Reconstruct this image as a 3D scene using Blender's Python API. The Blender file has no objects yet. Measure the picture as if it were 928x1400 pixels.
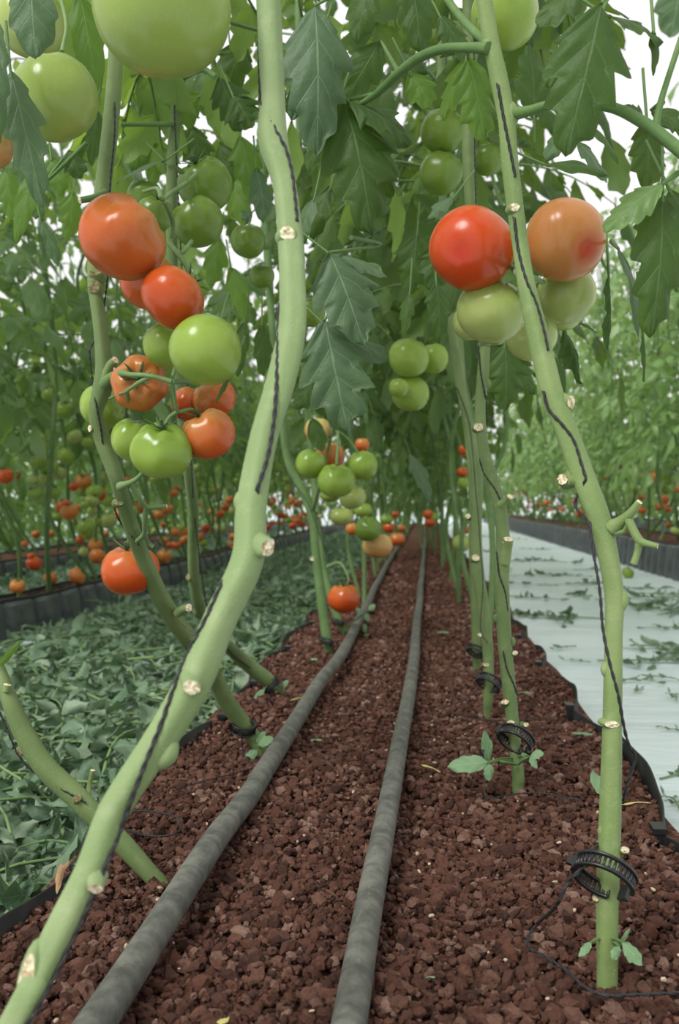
import bpy, math, random
import numpy as np
from mathutils import Vector, Matrix

SC = bpy.context.scene
COL = SC.collection
PI = math.pi
rng = np.random.default_rng(7)
random.seed(7)

# ------------------------------------------------------------------ camera
F_PX = 1300.0
CAM = np.array([0.0, 0.0, 0.30])
YAW = math.atan(116 / F_PX)
PIT = math.atan(10 / F_PX)
FW = np.array([-math.sin(YAW) * math.cos(PIT), math.cos(YAW) * math.cos(PIT), -math.sin(PIT)])
RT = np.array([math.cos(YAW), math.sin(YAW), 0.0])
UP = np.cross(RT, FW)
cd = bpy.data.cameras.new('camera')
cam = bpy.data.objects.new('camera', cd)
COL.objects.link(cam)
cam.location = CAM
cam.rotation_euler = (PI / 2 - PIT, 0, YAW)
cd.sensor_fit = 'VERTICAL'
cd.sensor_height = 36
cd.lens = F_PX / 1400 * 36
cd.clip_start = 0.02
cd.clip_end = 200
SC.camera = cam
cd.dof.use_dof = True
cd.dof.focus_distance = .78
cd.dof.aperture_fstop = 11


def ray(px, py):
    return FW + RT * ((px - 464) / F_PX) - UP * ((py - 700) / F_PX)


def P(px, py, d):                       # the point seen at a pixel, d metres along the rows
    r = ray(px, py)
    return CAM + r * (d / r[1])


def G(px, py, z=0.0):                   # the point seen at a pixel on a level plane
    r = ray(px, py)
    return CAM + r * ((z - CAM[2]) / r[2])


def proj(p):
    v = np.asarray(p) - CAM
    k = v @ FW
    return 464 + F_PX * (v @ RT) / k, 700 - F_PX * (v @ UP) / k


def depth(p):
    return float((np.asarray(p) - CAM) @ FW)


def nrm(v):
    v = np.asarray(v, float)
    return v / (np.linalg.norm(v) + 1e-12)


# ------------------------------------------------------------------ objects
def tag(o, label=None, cat=None, group=None, kind=None):
    if label: o['label'] = label
    if cat: o['category'] = cat
    if group: o['group'] = group
    if kind: o['kind'] = kind
    return o


def empty(name, loc):
    o = bpy.data.objects.new(name, None)
    COL.objects.link(o)
    o.location = tuple(float(c) for c in loc)
    o.empty_display_size = 0.05
    return o


class MB:
    """collects geometry for ONE mesh object"""

    def __init__(self):
        self.v = []; self.f = []; self.uv = []; self.mi = []; self.n = 0

    def add(self, verts, faces, uv=None, mi=0):
        verts = np.asarray(verts, float)
        if uv is None:
            uv = np.zeros((len(verts), 2))
        self.v.append(verts); self.uv.append(np.asarray(uv, float))
        for a in faces if not isinstance(faces, np.ndarray) else [faces]:
            pass
        if isinstance(faces, np.ndarray):
            self.f.append(faces + self.n); self.mi.append(np.full(len(faces), mi))
        else:
            by = {}
            for q in faces:
                by.setdefault(len(q), []).append(q)
            for k, l in by.items():
                a = np.array(l, int)
                self.f.append(a + self.n); self.mi.append(np.full(len(a), mi))
        self.n += len(verts)

    def merge(self, o):
        for v, uv in zip(o.v, o.uv):
            self.v.append(v); self.uv.append(uv)
        for f, m in zip(o.f, o.mi):
            self.f.append(f + self.n); self.mi.append(m)
        self.n += o.n

    def mesh(self, name, mats, off=(0, 0, 0), smooth=True):
        V = np.concatenate(self.v) - np.asarray(off, float)
        UVv = np.concatenate(self.uv)
        loops = np.concatenate([f.ravel() for f in self.f])
        tot = np.concatenate([np.full(len(f), f.shape[1]) for f in self.f])
        mi = np.concatenate(self.mi)
        start = np.concatenate([[0], np.cumsum(tot)[:-1]])
        me = bpy.data.meshes.new(name)
        me.vertices.add(len(V)); me.loops.add(len(loops)); me.polygons.add(len(tot))
        me.vertices.foreach_set('co', V.astype(np.float32).ravel())
        me.loops.foreach_set('vertex_index', loops.astype(np.int32))
        me.polygons.foreach_set('loop_start', start.astype(np.int32))
        me.polygons.foreach_set('material_index', mi.astype(np.int32))
        me.polygons.foreach_set('use_smooth', np.full(len(tot), smooth))
        ul = me.uv_layers.new(name='UVMap')
        ul.data.foreach_set('uv', UVv[loops].astype(np.float32).ravel())
        me.update(calc_edges=True)
        for m in (mats if isinstance(mats, (list, tuple)) else [mats]):
            me.materials.append(m)
        return me

    def build(self, name, mats, parent=None, smooth=True, origin=None):
        off = np.zeros(3)
        if parent is not None:
            off = np.array(parent.location)
        elif origin is not None:
            off = np.asarray(origin, float)
        o = bpy.data.objects.new(name, self.mesh(name, mats, off, smooth))
        COL.objects.link(o)
        if parent is not None:
            o.parent = parent
        else:
            o.location = tuple(off)
        return o


def link_mesh(name, me, parent=None, loc=(0, 0, 0)):
    o = bpy.data.objects.new(name, me)
    COL.objects.link(o)
    o.parent = parent
    o.location = loc
    return o


# ------------------------------------------------------------------ shapes
def spline(pts, n):
    """Catmull-Rom through rows of pts (any number of columns)"""
    p = np.asarray(pts, float)
    if len(p) == 2:
        t = np.linspace(0, 1, n)[:, None]
        return p[0] * (1 - t) + p[1] * t
    p = np.vstack([2 * p[0] - p[1], p, 2 * p[-1] - p[-2]])
    seg = len(p) - 3
    u = np.linspace(0, seg - 1e-6, n)
    i = u.astype(int); t = (u - i)[:, None]
    a, b, c, d = p[i], p[i + 1], p[i + 2], p[i + 3]
    return .5 * (2 * b + (c - a) * t + (2 * a - 5 * b + 4 * c - d) * t ** 2 + (3 * b - a - 3 * c + d) * t ** 3)


def frames(path):
    T = np.gradient(path, axis=0)
    T /= np.linalg.norm(T, axis=1)[:, None] + 1e-12
    a = np.array([0, 0, 1.0]) if abs(T[0][2]) < .9 else np.array([1.0, 0, 0])
    N = np.zeros_like(T)
    N[0] = nrm(np.cross(T[0], a))
    for i in range(1, len(T)):
        v = N[i - 1] - T[i] * (N[i - 1] @ T[i])
        N[i] = nrm(v)
    return T, N, np.cross(T, N)


def tube(mb, path, rad, sides=10, mi=0, cap=True, prof=None, mi_end=None):
    path = np.asarray(path, float)
    n = len(path)
    rad = np.broadcast_to(np.asarray(rad, float), (n,))
    T, N, B = frames(path)
    th = np.linspace(0, 2 * PI, sides, endpoint=False)
    pr = np.ones((n, sides)) if prof is None else prof
    V = path[:, None, :] + (N[:, None, :] * np.cos(th)[None, :, None] + B[:, None, :] * np.sin(th)[None, :, None]) * (rad[:, None] * pr)[:, :, None]
    i = np.arange(n - 1)[:, None] * sides
    j = np.arange(sides)[None, :]
    j2 = (j + 1) % sides
    q = np.stack([i + j, i + j2, i + sides + j2, i + sides + j], -1).reshape(-1, 4)
    L = np.concatenate([[0], np.cumsum(np.linalg.norm(np.diff(path, axis=0), axis=1))])
    uv = np.stack([np.broadcast_to(th / (2 * PI), (n, sides)), np.broadcast_to(L[:, None], (n, sides))], -1).reshape(-1, 2)
    mb.add(V.reshape(-1, 3), q, uv, mi)
    if cap:
        for k, e in ((0, -1), (n - 1, 1)):
            c = path[k] + T[k] * e * rad[k] * .25
            ring = V[k]
            vv = np.vstack([ring, c])
            f = np.array([[a, (a + 1) % sides, sides] if e > 0 else [(a + 1) % sides, a, sides] for a in range(sides)])
            mb.add(vv, f, None, mi if (mi_end is None or e < 0) else mi_end)


def box(mb, c, ax, ay, az, sx, sy, sz, mi=0):
    c = np.asarray(c, float)
    s = [(-1, -1, -1), (1, -1, -1), (1, 1, -1), (-1, 1, -1), (-1, -1, 1), (1, -1, 1), (1, 1, 1), (-1, 1, 1)]
    v = [c + np.asarray(ax) * a * sx / 2 + np.asarray(ay) * b * sy / 2 + np.asarray(az) * d * sz / 2 for a, b, d in s]
    f = np.array([[0, 3, 2, 1], [4, 5, 6, 7], [0, 1, 5, 4], [1, 2, 6, 5], [2, 3, 7, 6], [3, 0, 4, 7]])
    mb.add(v, f, None, mi)


# ------------------------------------------------------------------ leaves
def leaflet(L=1.0, W=.6, n=10, m=6, teeth=4, amp=.25, fold=.25, droop=.25, ruffle=.05, curl=0., twist=0., r=None, asym=0.):
    """a toothed tomato leaflet: base at the origin, tip along +Y, upper face +Z"""
    r = r or rng
    t = np.linspace(0, 1, n + 1)[:, None]
    s = np.linspace(-1, 1, m + 1)[None, :]
    a = np.abs(s)
    base = np.power(np.clip(t, 0, 1), .5) * np.power(np.clip(1 - t, 0, 1), .72)
    base = base / .545
    side = (s > 0)
    ph = teeth * t + np.where(side, .0, .37)
    fr = ph - np.floor(ph)
    tooth = np.where(fr < .72, fr / .72, (1 - fr) / .28)
    prof = base * (1 - amp + amp * 1.35 * tooth) * (1 + asym * np.sign(s))
    if amp > .22:
        prof = prof * (1 + .25 * np.exp(-((t - .27) / .12) ** 2))
    x = s * prof * W / 2
    y = t * L * np.ones_like(s) + a * prof * W * .22 * (1 - t) + a * (tooth - .5) * amp * W * .22 * (t < .97) * (t > .02)
    lat = teeth * 1.0 * (t - .25 * a)
    q = np.abs(np.sin(PI * lat))
    z = -fold * a ** 1.4 * prof * W * .5 + ruffle * W * (q - .5) * np.sin(PI * np.clip(a, 0, 1) * .9) * (t > .03)
    p1, p2 = r.uniform(0, 6.28, 2)
    z = z + ruffle * W * .9 * np.sin(p1 + 9 * t + 2 * s) * a * a + ruffle * .7 * W * np.sin(p2 + 5 * t - 3 * s) * a
    z = z + curl * a ** 2 * W * .5
    # bend along the length
    if abs(droop) > 1e-4:
        ang = droop * PI * (t ** 1.3)
        dy = np.gradient(t[:, 0]) * L
        cy = np.concatenate([[0], np.cumsum((np.cos(ang[:, 0])[:-1] + np.cos(ang[:, 0])[1:]) / 2 * dy[:-1])])
        cz = -np.concatenate([[0], np.cumsum((np.sin(ang[:, 0])[:-1] + np.sin(ang[:, 0])[1:]) / 2 * dy[:-1])])
        off = y - t * L
        yy = cy[:, None] + off * np.cos(ang) + z * np.sin(ang)
        zz = cz[:, None] - off * np.sin(ang) + z * np.cos(ang)
        y, z = yy, zz
    if twist:
        w = twist * t
        x, z = x * np.cos(w) - z * np.sin(w), x * np.sin(w) + z * np.cos(w)
    V = np.stack([x * np.ones_like(t), y, z], -1).reshape(-1, 3)
    i = np.arange(n)[:, None] * (m + 1); j = np.arange(m)[None, :]
    Q = np.stack([i + j, i + j + 1, i + m + 2 + j, i + m + 1 + j], -1).reshape(-1, 4)
    uv = np.stack([np.broadcast_to((s + 1) / 2, (n + 1, m + 1)), np.broadcast_to(t, (n + 1, m + 1))], -1).reshape(-1, 2)
    return V, Q, uv


def orient(V, base, tipdir, normal):
    y = nrm(tipdir)
    z = np.asarray(normal, float)
    z = z - y * (z @ y)
    if np.linalg.norm(z) < 1e-5:
        z = np.cross(y, [1, .3, .2])
    z = nrm(z)
    x = np.cross(y, z)
    return V @ np.stack([x, y, z]) + np.asarray(base, float)


def compound(mb, p0, out, length, size, r, n=6, m=4, droop=.5, mi_leaf=0, mi_pet=1, pr=.0028, pairs=3, teeth=3, hang=.5, ps=5, ruf=.05):
    """a whole tomato leaf: petiole with pairs of leaflets and an end leaflet"""
    out = nrm(out)
    side = nrm(np.cross(out, [0, 0, 1]))
    k = 8
    t = np.linspace(0, 1, k)
    path = p0 + out * (t * length)[:, None] * (1 - .25 * t[:, None] * droop) + np.array([0, 0, 1.0]) * (.12 * length * np.sin(t * PI * .6) - droop * length * t ** 2)[:, None]
    path += side * (r.normal(0, .06) * length * t ** 2)[:, None]
    tube(mb, path, pr * (1 - .65 * t), ps, mi_pet, cap=False)
    T = np.gradient(path, axis=0)

    def put(tt, dirv, L):
        b = np.array([np.interp(tt, t, path[:, c]) for c in range(3)])
        nm = np.array([0, 0, 1.0]) + .55 * out + r.normal(0, .35, 3)
        V, Q, uv = leaflet(L, L * r.uniform(.5, .68), n, m, teeth, r.uniform(.18, .32), r.uniform(.1, .6), r.uniform(-.02, .35), ruf, 0, r.normal(0, .35), r)
        mb.add(orient(V, b, dirv, nm), Q, uv, mi_leaf)
    g = np.array([0, 0, -1.0])
    for q in range(pairs):
        tt = .32 + .58 * q / max(1, pairs - .4)
        for sg in (-1, 1):
            put(min(tt + r.normal(0, .02), .97), nrm(T[int(tt * (k - 1))]) * .5 + side * sg * r.uniform(.7, 1.1) + g * hang * r.uniform(.3, 1.3), size * r.uniform(.65, 1.05) * (1 if q else .8))
            if r.random() < .4:
                put(min(tt + .1, .97), nrm(T[int(tt * (k - 1))]) * .4 + side * sg + g * hang, size * r.uniform(.2, .4))
    put(.99, nrm(T[-1]) + g * hang * .6, size * r.uniform(1.0, 1.3))
# ------------------------------------------------------------------ materials
class NT:
    def __init__(self, name):
        self.m = bpy.data.materials.new(name)
        self.m.use_nodes = True
        self.t = self.m.node_tree
        self.t.nodes.clear()
        self.out = self.n('ShaderNodeOutputMaterial')

    def n(self, kind, **kw):
        x = self.t.nodes.new(kind)
        for k, v in kw.items():
            setattr(x, k, v)
        return x

    def put(self, sock, v):
        if hasattr(v, 'is_output'):
            self.t.links.new(v, sock)
        elif v is not None:
            sock.default_value = (*v, 1) if (isinstance(v, tuple) and len(v) == 3 and sock.type == 'RGBA') else v

    def math(self, op, a, b=None, c=None, clamp=False):
        x = self.n('ShaderNodeMath', operation=op, use_clamp=clamp)
        for s, v in zip(x.inputs, (a, b, c)):
            self.put(s, v)
        return x.outputs[0]

    def mix(self, fac, a, b, blend='MIX'):
        x = self.n('ShaderNodeMix', data_type='RGBA', blend_type=blend)
        self.put(x.inputs[0], fac); self.put(x.inputs[6], a); self.put(x.inputs[7], b)
        return x.outputs[2]

    def ramp(self, fac, stops, interp='LINEAR'):
        x = self.n('ShaderNodeValToRGB')
        x.color_ramp.interpolation = interp
        el = x.color_ramp.elements
        while len(el) < len(stops):
            el.new(.5)
        for e, (p, c) in zip(el, stops):
            e.position = p; e.color = (*c, 1) if len(c) == 3 else c
        self.put(x.inputs[0], fac)
        return x.outputs[0]

    def maprange(self, v, a, b, c=0., d=1.):
        x = self.n('ShaderNodeMapRange')
        x.interpolation_type = 'SMOOTHSTEP'
        for s, q in zip(x.inputs, (v, a, b, c, d)):
            self.put(s, q)
        return x.outputs[0]

    def noise(self, scale, detail=3., rough=.55, vec=None, dist=0.):
        x = self.n('ShaderNodeTexNoise')
        x.inputs['Scale'].default_value = scale
        x.inputs['Detail'].default_value = detail
        x.inputs['Roughness'].default_value = rough
        x.inputs['Distortion'].default_value = dist
        if vec is not None:
            self.put(x.inputs['Vector'], vec)
        return x.outputs['Fac']

    def coord(self, which='Object'):
        return self.n('ShaderNodeTexCoord').outputs[which]

    def island(self):
        return self.n('ShaderNodeNewGeometry').outputs['Random Per Island']

    def objrand(self):
        return self.n('ShaderNodeObjectInfo').outputs['Random']

    def bump(self, h, strength=.3, dist=.01):
        x = self.n('ShaderNodeBump')
        x.inputs['Strength'].default_value = strength
        x.inputs['Distance'].default_value = dist
        self.put(x.inputs['Height'], h)
        return x.outputs[0]

    def bsdf(self, col, rough=.5, spec=.5, normal=None, sss=0., sheen=0., coat=0., metallic=0.):
        x = self.n('ShaderNodeBsdfPrincipled')
        self.put(x.inputs['Base Color'], col)
        self.put(x.inputs['Roughness'], rough)
        self.put(x.inputs['Specular IOR Level'], spec)
        self.put(x.inputs['Metallic'], metallic)
        if normal is not None: self.put(x.inputs['Normal'], normal)
        if sss:
            x.inputs['Subsurface Weight'].default_value = sss
            x.inputs['Subsurface Radius'].default_value = (.3, .3, .1)
            x.inputs['Subsurface Scale'].default_value = .01
        if sheen:
            x.inputs['Sheen Weight'].default_value = sheen
            x.inputs['Sheen Roughness'].default_value = .5
        if coat:
            x.inputs['Coat Weight'].default_value = coat
            x.inputs['Coat Roughness'].default_value = .18
        return x.outputs[0]

    def done(self, sh):
        self.t.links.new(sh, self.out.inputs['Surface'])
        return self.m


def lin(r, g, b):
    f = lambda c: c / 12.92 if c <= .04045 else ((c + .055) / 1.055) ** 2.4
    return tuple(f(x / 255) for x in (r, g, b))


def leaf_mat(name, dark, mid, pale, trans=.35, veins=4., rough=.5, tcol=(.25, .45, .05), spec=.28):
    k = NT(name)
    uv = k.coord('UV')
    sep = k.n('ShaderNodeSeparateXYZ'); k.put(sep.inputs[0], uv)
    u, v = sep.outputs[0], sep.outputs[1]
    a = k.math('ABSOLUTE', k.math('MULTIPLY_ADD', u, 2., -1.))
    mid_l = k.maprange(a, .012, .05, 1., 0.)
    ph = k.math('MULTIPLY', k.math('SUBTRACT', v, k.math('MULTIPLY', a, .25)), veins)
    fr = k.math('ABSOLUTE', k.math('SUBTRACT', k.math('FRACT', ph), .5))
    lat = k.math('MULTIPLY', k.maprange(fr, .44, .5, 0., 1.), k.maprange(a, .75, 1., .8, 0.))
    vein = k.math('MAXIMUM', mid_l, lat)
    geo = k.n('ShaderNodeNewGeometry')
    rnd = geo.outputs['Random Per Island']
    nz = k.noise(60, 4, .6, k.coord('Object'))
    c = k.mix(k.math('ADD', k.math('MULTIPLY', rnd, .7), k.math('MULTIPLY_ADD', nz, .9, -.3), clamp=True), dark, mid)
    c = k.mix(k.math('MULTIPLY', vein, .45), c, pale)
    c = k.mix(k.math('MULTIPLY', geo.outputs['Backfacing'], .55), c, pale)
    nb = k.bump(k.math('ADD', k.math('MULTIPLY', vein, -.6), k.noise(240, 3, .6, k.coord('Object'))), .35, .002)
    s1 = k.bsdf(c, rough, spec, nb, sheen=.03)
    tr = k.n('ShaderNodeBsdfTranslucent')
    k.put(tr.inputs[0], k.mix(k.math('MULTIPLY', vein, .4), k.mix(rnd, tcol, tuple(x * .6 for x in tcol)), dark))
    ms = k.n('ShaderNodeMixShader')
    ms.inputs[0].default_value = trans
    k.t.links.new(s1, ms.inputs[1]); k.t.links.new(tr.outputs[0], ms.inputs[2])
    return k.done(ms.outputs[0])


M = {}
M['leaf'] = leaf_mat('tomato leaf', (.026, .062, .014), (.054, .112, .026), (.16, .24, .10), .36, tcol=(.22, .36, .03))  # green lowered to stand in for shade from the canopy overhead
M['leaf_grey'] = leaf_mat('grey green leaf', (.052, .098, .05), (.090, .148, .072), (.24, .33, .19), .20)
M['leaf_bright'] = leaf_mat('bright green leaf', (.06, .14, .02), (.10, .20, .035), (.26, .36, .14), .42, tcol=(.38, .58, .06))
M['leaf_light'] = leaf_mat('leaf with painted sunlight', (.10, .21, .05), (.22, .36, .13), (.46, .58, .38), .40, rough=.42, spec=.6, tcol=(.40, .62, .10))  # paler lit copy of the leaf: sunlight is put into its colour
M['leaf_row'] = leaf_mat('row leaf', (.038, .095, .026), (.088, .17, .052), (.28, .40, .22), .42, rough=.42, spec=.5, tcol=(.38, .60, .08))  # row green raised in place of light coming through the roof
M['leaf_wilt'] = leaf_mat('wilted leaf', (.055, .115, .06), (.165, .25, .15), (.32, .41, .29), .18, rough=.5, tcol=(.2, .35, .12))
M['leaf_seed'] = leaf_mat('seedling leaf', (.14, .25, .13), (.2, .33, .17), (.4, .5, .32), .2)


def stem_mat(name, a, b, c, hair=.04):
    k = NT(name)
    ob = k.coord('Object')
    st = k.n('ShaderNodeMapping'); st.inputs['Scale'].default_value = (1, 1, .12)
    k.put(st.inputs[0], ob)
    n1 = k.noise(90, 4, .6, ob)
    n2 = k.noise(14, 3, .55, ob)
    n3 = k.noise(300, 3, .6, st.outputs[0])
    col = k.mix(k.maprange(n2, .35, .7), a, b)
    col = k.mix(k.math('MULTIPLY', k.maprange(n1, .5, .75), .4), col, c)
    nb = k.bump(k.math('ADD', n3, k.noise(700, 2, .5, ob)), .25, .0012)
    return k.done(k.bsdf(col, .6, .3, nb, sss=.0, sheen=hair))


M['stem'] = stem_mat('tomato stem', (.15, .22, .072), (.21, .28, .105), (.26, .32, .15))
M['stem_pale'] = stem_mat('pale tomato stem', (.185, .26, .105), (.255, .325, .155), (.30, .36, .20))
M['stem_mid'] = stem_mat('olive tomato stem', (.10, .155, .05), (.15, .21, .075), (.19, .25, .11))
M['stem_dark'] = stem_mat('tomato stem with painted shade', (.08, .15, .045), (.12, .20, .065), (.17, .25, .10))  # dimmed copy of the stem green, with shade put into the colour
M['petiole'] = stem_mat('leaf stalk', (.075, .15, .04), (.11, .19, .055), (.16, .24, .09))
M['truss'] = stem_mat('fruit stalk', (.11, .19, .06), (.16, .25, .09), (.2, .28, .12))
M['calyx'] = stem_mat('green sepal', (.045, .10, .03), (.07, .14, .04), (.12, .18, .07))

k = NT('fine stem hair')
M['hair'] = k.done(k.bsdf((.42, .50, .30), .6, .2))

k = NT('cut stem face')
ob = k.coord('Object')
c = k.mix(k.maprange(k.noise(420, 4, .6, ob), .38, .66), (.78, .72, .52), (.36, .26, .14))
M['cut'] = k.done(k.bsdf(c, .75, .2, k.bump(k.noise(600, 3, .6, ob), .5, .001)))
k = NT('dry node')
ob = k.coord('Object')
c = k.mix(k.maprange(k.noise(260, 4, .6, ob), .35, .65), (.26, .27, .12), (.13, .08, .045))
M['drynode'] = k.done(k.bsdf(c, .8, .2, k.bump(k.noise(500, 3, .6, ob), .6, .002)))


def tomato_mat(name, body, blossom, shoulder, spot=0.0, speck=.35, rough=.24, blend=(-.95, .55)):
    k = NT(name)
    ob = k.coord('Object')
    sep = k.n('ShaderNodeSeparateXYZ'); k.put(sep.inputs[0], ob)
    z = k.math('ADD', sep.outputs[2], k.math('MULTIPLY_ADD', k.noise(1.6, 2, .5, ob), .9, -.45))
    c = k.mix(k.maprange(z, blend[0], blend[1]), blossom, body)
    c = k.mix(k.maprange(z, .25, .85), c, shoulder)
    rv = k.objrand()
    c = k.mix(k.math('MULTIPLY', rv, .25), c, tuple(x * .72 for x in body))
    c = k.mix(k.math('MULTIPLY', k.maprange(k.noise(26, 3, .7, ob), .5, .8), speck), c, tuple(min(1, x * 1.5 + .04) for x in body))
    if spot:
        x = k.n('ShaderNodeVectorMath', operation='DISTANCE')
        k.put(x.inputs[0], ob); x.inputs[1].default_value = (0, 0, -.86)
        c = k.mix(k.maprange(x.outputs['Value'], .0, .62, spot, 0.), c, (.46, .025, .009))
    # the small brown blossom scar
    x = k.n('ShaderNodeVectorMath', operation='DISTANCE')
    k.put(x.inputs[0], ob); x.inputs[1].default_value = (0, 0, -.79)
    c = k.mix(k.maprange(x.outputs['Value'], .02, .065, .75, 0.), c, (.12, .05, .02))
    return k.done(k.bsdf(c, rough, .32, None, sss=.10, coat=.06))


M['green'] = tomato_mat('green tomato', (.195, .30, .04), (.26, .36, .06), (.13, .22, .03))
M['pale'] = tomato_mat('pale green tomato', (.28, .35, .085), (.36, .41, .13), (.21, .29, .055))
M['olive'] = tomato_mat('olive green tomato', (.215, .30, .055), (.27, .34, .08), (.16, .24, .04))
M['green_shade'] = tomato_mat('green tomato with painted shade', (.12, .20, .025), (.16, .25, .035), (.09, .155, .02))  # dimmed copy of the green fruit, shade mixed into its colour
M['red'] = tomato_mat('red tomato', (.47, .085, .013), (.52, .062, .010), (.43, .13, .025), speck=.2)
M['orangered'] = tomato_mat('orange red tomato', (.48, .135, .028), (.52, .085, .016), (.44, .20, .05), speck=.25)
M['orange'] = tomato_mat('orange tomato', (.48, .17, .035), (.52, .13, .025), (.42, .21, .05), speck=.25)
M['blush'] = tomato_mat('blushing tomato', (.46, .19, .055), (.50, .20, .06), (.42, .23, .06), spot=.9, speck=.3)
M['ripening'] = tomato_mat('ripening tomato', (.46, .13, .026), (.50, .055, .010), (.38, .21, .045), spot=.7, speck=.2, blend=(-.75, .45))
M['turning'] = tomato_mat('turning tomato', (.50, .33, .11), (.55, .28, .10), (.38, .36, .10), speck=.3)

# ground cover sheet, litter, gravel, plastic
k = NT('white ground sheet')
ob = k.coord('Object')
mp = k.n('ShaderNodeMapping'); mp.inputs['Scale'].default_value = (1.2, 4.5, 1)
k.put(mp.inputs[0], ob)
w = k.noise(1.5, 4, .55, mp.outputs[0], .4)
c = k.mix(k.maprange(k.noise(2.2, 5, .6, ob), .35, .7), (.60, .69, .69), (.50, .60, .60))
c = k.mix(k.math('MULTIPLY', k.maprange(k.noise(30, 5, .7, ob), .62, .8), .5), c, (.32, .34, .28))
M['sheet'] = k.done(k.bsdf(c, .38, .4, k.bump(w, .5, .03)))

k = NT('red lava gravel')
geo = k.n('ShaderNodeNewGeometry')
r_ = geo.outputs['Random Per Island']
ob = k.coord('Object')
c = k.ramp(r_, [(0, (.05, .022, .015)), (.3, (.105, .045, .029)), (.65, (.155, .066, .042)), (.88, (.20, .105, .074)), (1, (.34, .21, .16))])
nz = k.noise(420, 5, .7, ob)
c = k.mix(k.maprange(nz, .3, .75, .5, 0.), c, (.05, .022, .016))
M['gravel'] = k.done(k.bsdf(c, .85, .25, k.bump(k.noise(650, 5, .75, ob), .9, .0025)))

k = NT('pale gravel grain')
M['palegrain'] = k.done(k.bsdf((.45, .36, .26), .85, .2))

k = NT('gravel bed fine')
ob = k.coord('Object')
vo = k.n('ShaderNodeTexVoronoi'); vo.inputs['Scale'].default_value = 130
k.put(vo.inputs['Vector'], ob)
vc = k.n('ShaderNodeSeparateColor'); k.put(vc.inputs[0], vo.outputs['Color'])
c = k.ramp(vc.outputs[0], [(0, (.05, .022, .015)), (.5, (.11, .046, .030)), (1, (.19, .092, .065))])
M['gravelfine'] = k.done(k.bsdf(c, .9, .2, k.bump(vo.outputs['Distance'], 1., .006)))

k = NT('dusty drip pipe')
ob = k.coord('Object')
mp = k.n('ShaderNodeMapping'); mp.inputs['Scale'].default_value = (1, .25, 1)
k.put(mp.inputs[0], ob)
c = k.mix(k.maprange(k.noise(45, 6, .65, ob), .32, .7), (.062, .066, .056), (.155, .155, .132))
c = k.mix(k.math('MULTIPLY', k.maprange(k.noise(180, 4, .7, mp.outputs[0]), .55, .75), .6), c, (.19, .18, .15))
wv = k.n('ShaderNodeTexWave', wave_type='BANDS', bands_direction='Y')
wv.inputs['Scale'].default_value = 5.5; wv.inputs['Distortion'].default_value = 3.5; wv.inputs['Detail'].default_value = 3
k.put(wv.inputs['Vector'], ob)
c = k.mix(k.maprange(wv.outputs['Fac'], .95, 1., 0., .35), c, (.045, .048, .042))
M['pipe'] = k.done(k.bsdf(c, .62, .35, k.bump(k.noise(130, 5, .6, mp.outputs[0]), .3, .003)))

k = NT('black liner plastic')
ob = k.coord('Object')
c = k.mix(k.maprange(k.noise(18, 5, .6, ob), .4, .7), (.008, .008, .009), (.02, .021, .021))
M['liner'] = k.done(k.bsdf(c, .5, .3, k.bump(k.noise(40, 3, .5, ob), .2, .006)))
k = NT('grey black trough side')
ob = k.coord('Object')
c = k.mix(k.maprange(k.noise(14, 5, .6, ob), .35, .7), (.042, .050, .054), (.085, .095, .10))
M['panel'] = k.done(k.bsdf(c, .45, .5, k.bump(k.noise(30, 3, .5, ob), .25, .01)))
k = NT('black clip plastic')
M['clip'] = k.done(k.bsdf((.012, .012, .013), .35, .5))
k = NT('black twine')
ob = k.coord('Object')
c = k.mix(k.maprange(k.noise(900, 3, .6, ob), .55, .8), (.014, .014, .016), (.10, .10, .10))
M['twine'] = k.done(k.bsdf(c, .6, .4))
k = NT('dry leaf')
ob = k.coord('Object')
M['dry'] = k.done(k.bsdf(k.mix(k.noise(90, 4, .6, ob), (.20, .10, .045), (.40, .27, .15)), .8, .2))
k = NT('yellow scrap')
M['scrap'] = k.done(k.bsdf((.42, .38, .14), .7, .25))

# ------------------------------------------------------------------ light: overcast sky and a soft sun behind the camera
w = bpy.data.worlds.new('greenhouse daylight')
SC.world = w
w.use_nodes = True
nt = w.node_tree
bg = nt.nodes['Background']
bg.inputs[0].default_value = (1.0, 1.0, .99, 1)
bg.inputs[1].default_value = 1.03
ld = bpy.data.lights.new('sun', 'SUN')
ld.energy = 3.3
ld.angle = R_ = math.radians(24)
ld.color = (1.0, .98, .94)
lo = bpy.data.objects.new('sun', ld)
COL.objects.link(lo)
lo.rotation_euler = Vector((-.55, -.75, .95)).to_track_quat('Z', 'Y').to_euler()
lo.location = (-2, -3, 4)
vs = SC.view_settings
vs.view_transform = 'Standard'
vs.look = 'None'
vs.gamma = 1
vs.exposure = 0.0
vs.use_curve_mapping = False
SC.cycles.max_bounces = 8
SC.cycles.transparent_max_bounces = 4
SC.cycles.diffuse_bounces = 5
SC.cycles.glossy_bounces = 2
# ------------------------------------------------------------------ the setting
mb = MB()
FZ = -.105
xs = np.linspace(-14, 16, 61); ys = np.concatenate([np.linspace(-3, 12, 91), np.linspace(12.5, 60, 40)])
X, Y = np.meshgrid(xs, ys)
V = np.stack([X, Y, FZ + .004 * np.sin(X * 9 + Y * 2) * np.sin(Y * 5 + X)], -1).reshape(-1, 3)
nx = len(xs)
i = np.arange(len(ys) - 1)[:, None] * nx; j = np.arange(nx - 1)[None, :]
mb.add(V, np.stack([i + j, i + j + 1, i + nx + 1 + j, i + nx + j], -1).reshape(-1, 4))
floor = mb.build('floor', M['sheet'])
tag(floor, 'white plastic ground sheet covering the aisles of the greenhouse', 'floor', kind='structure')

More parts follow.
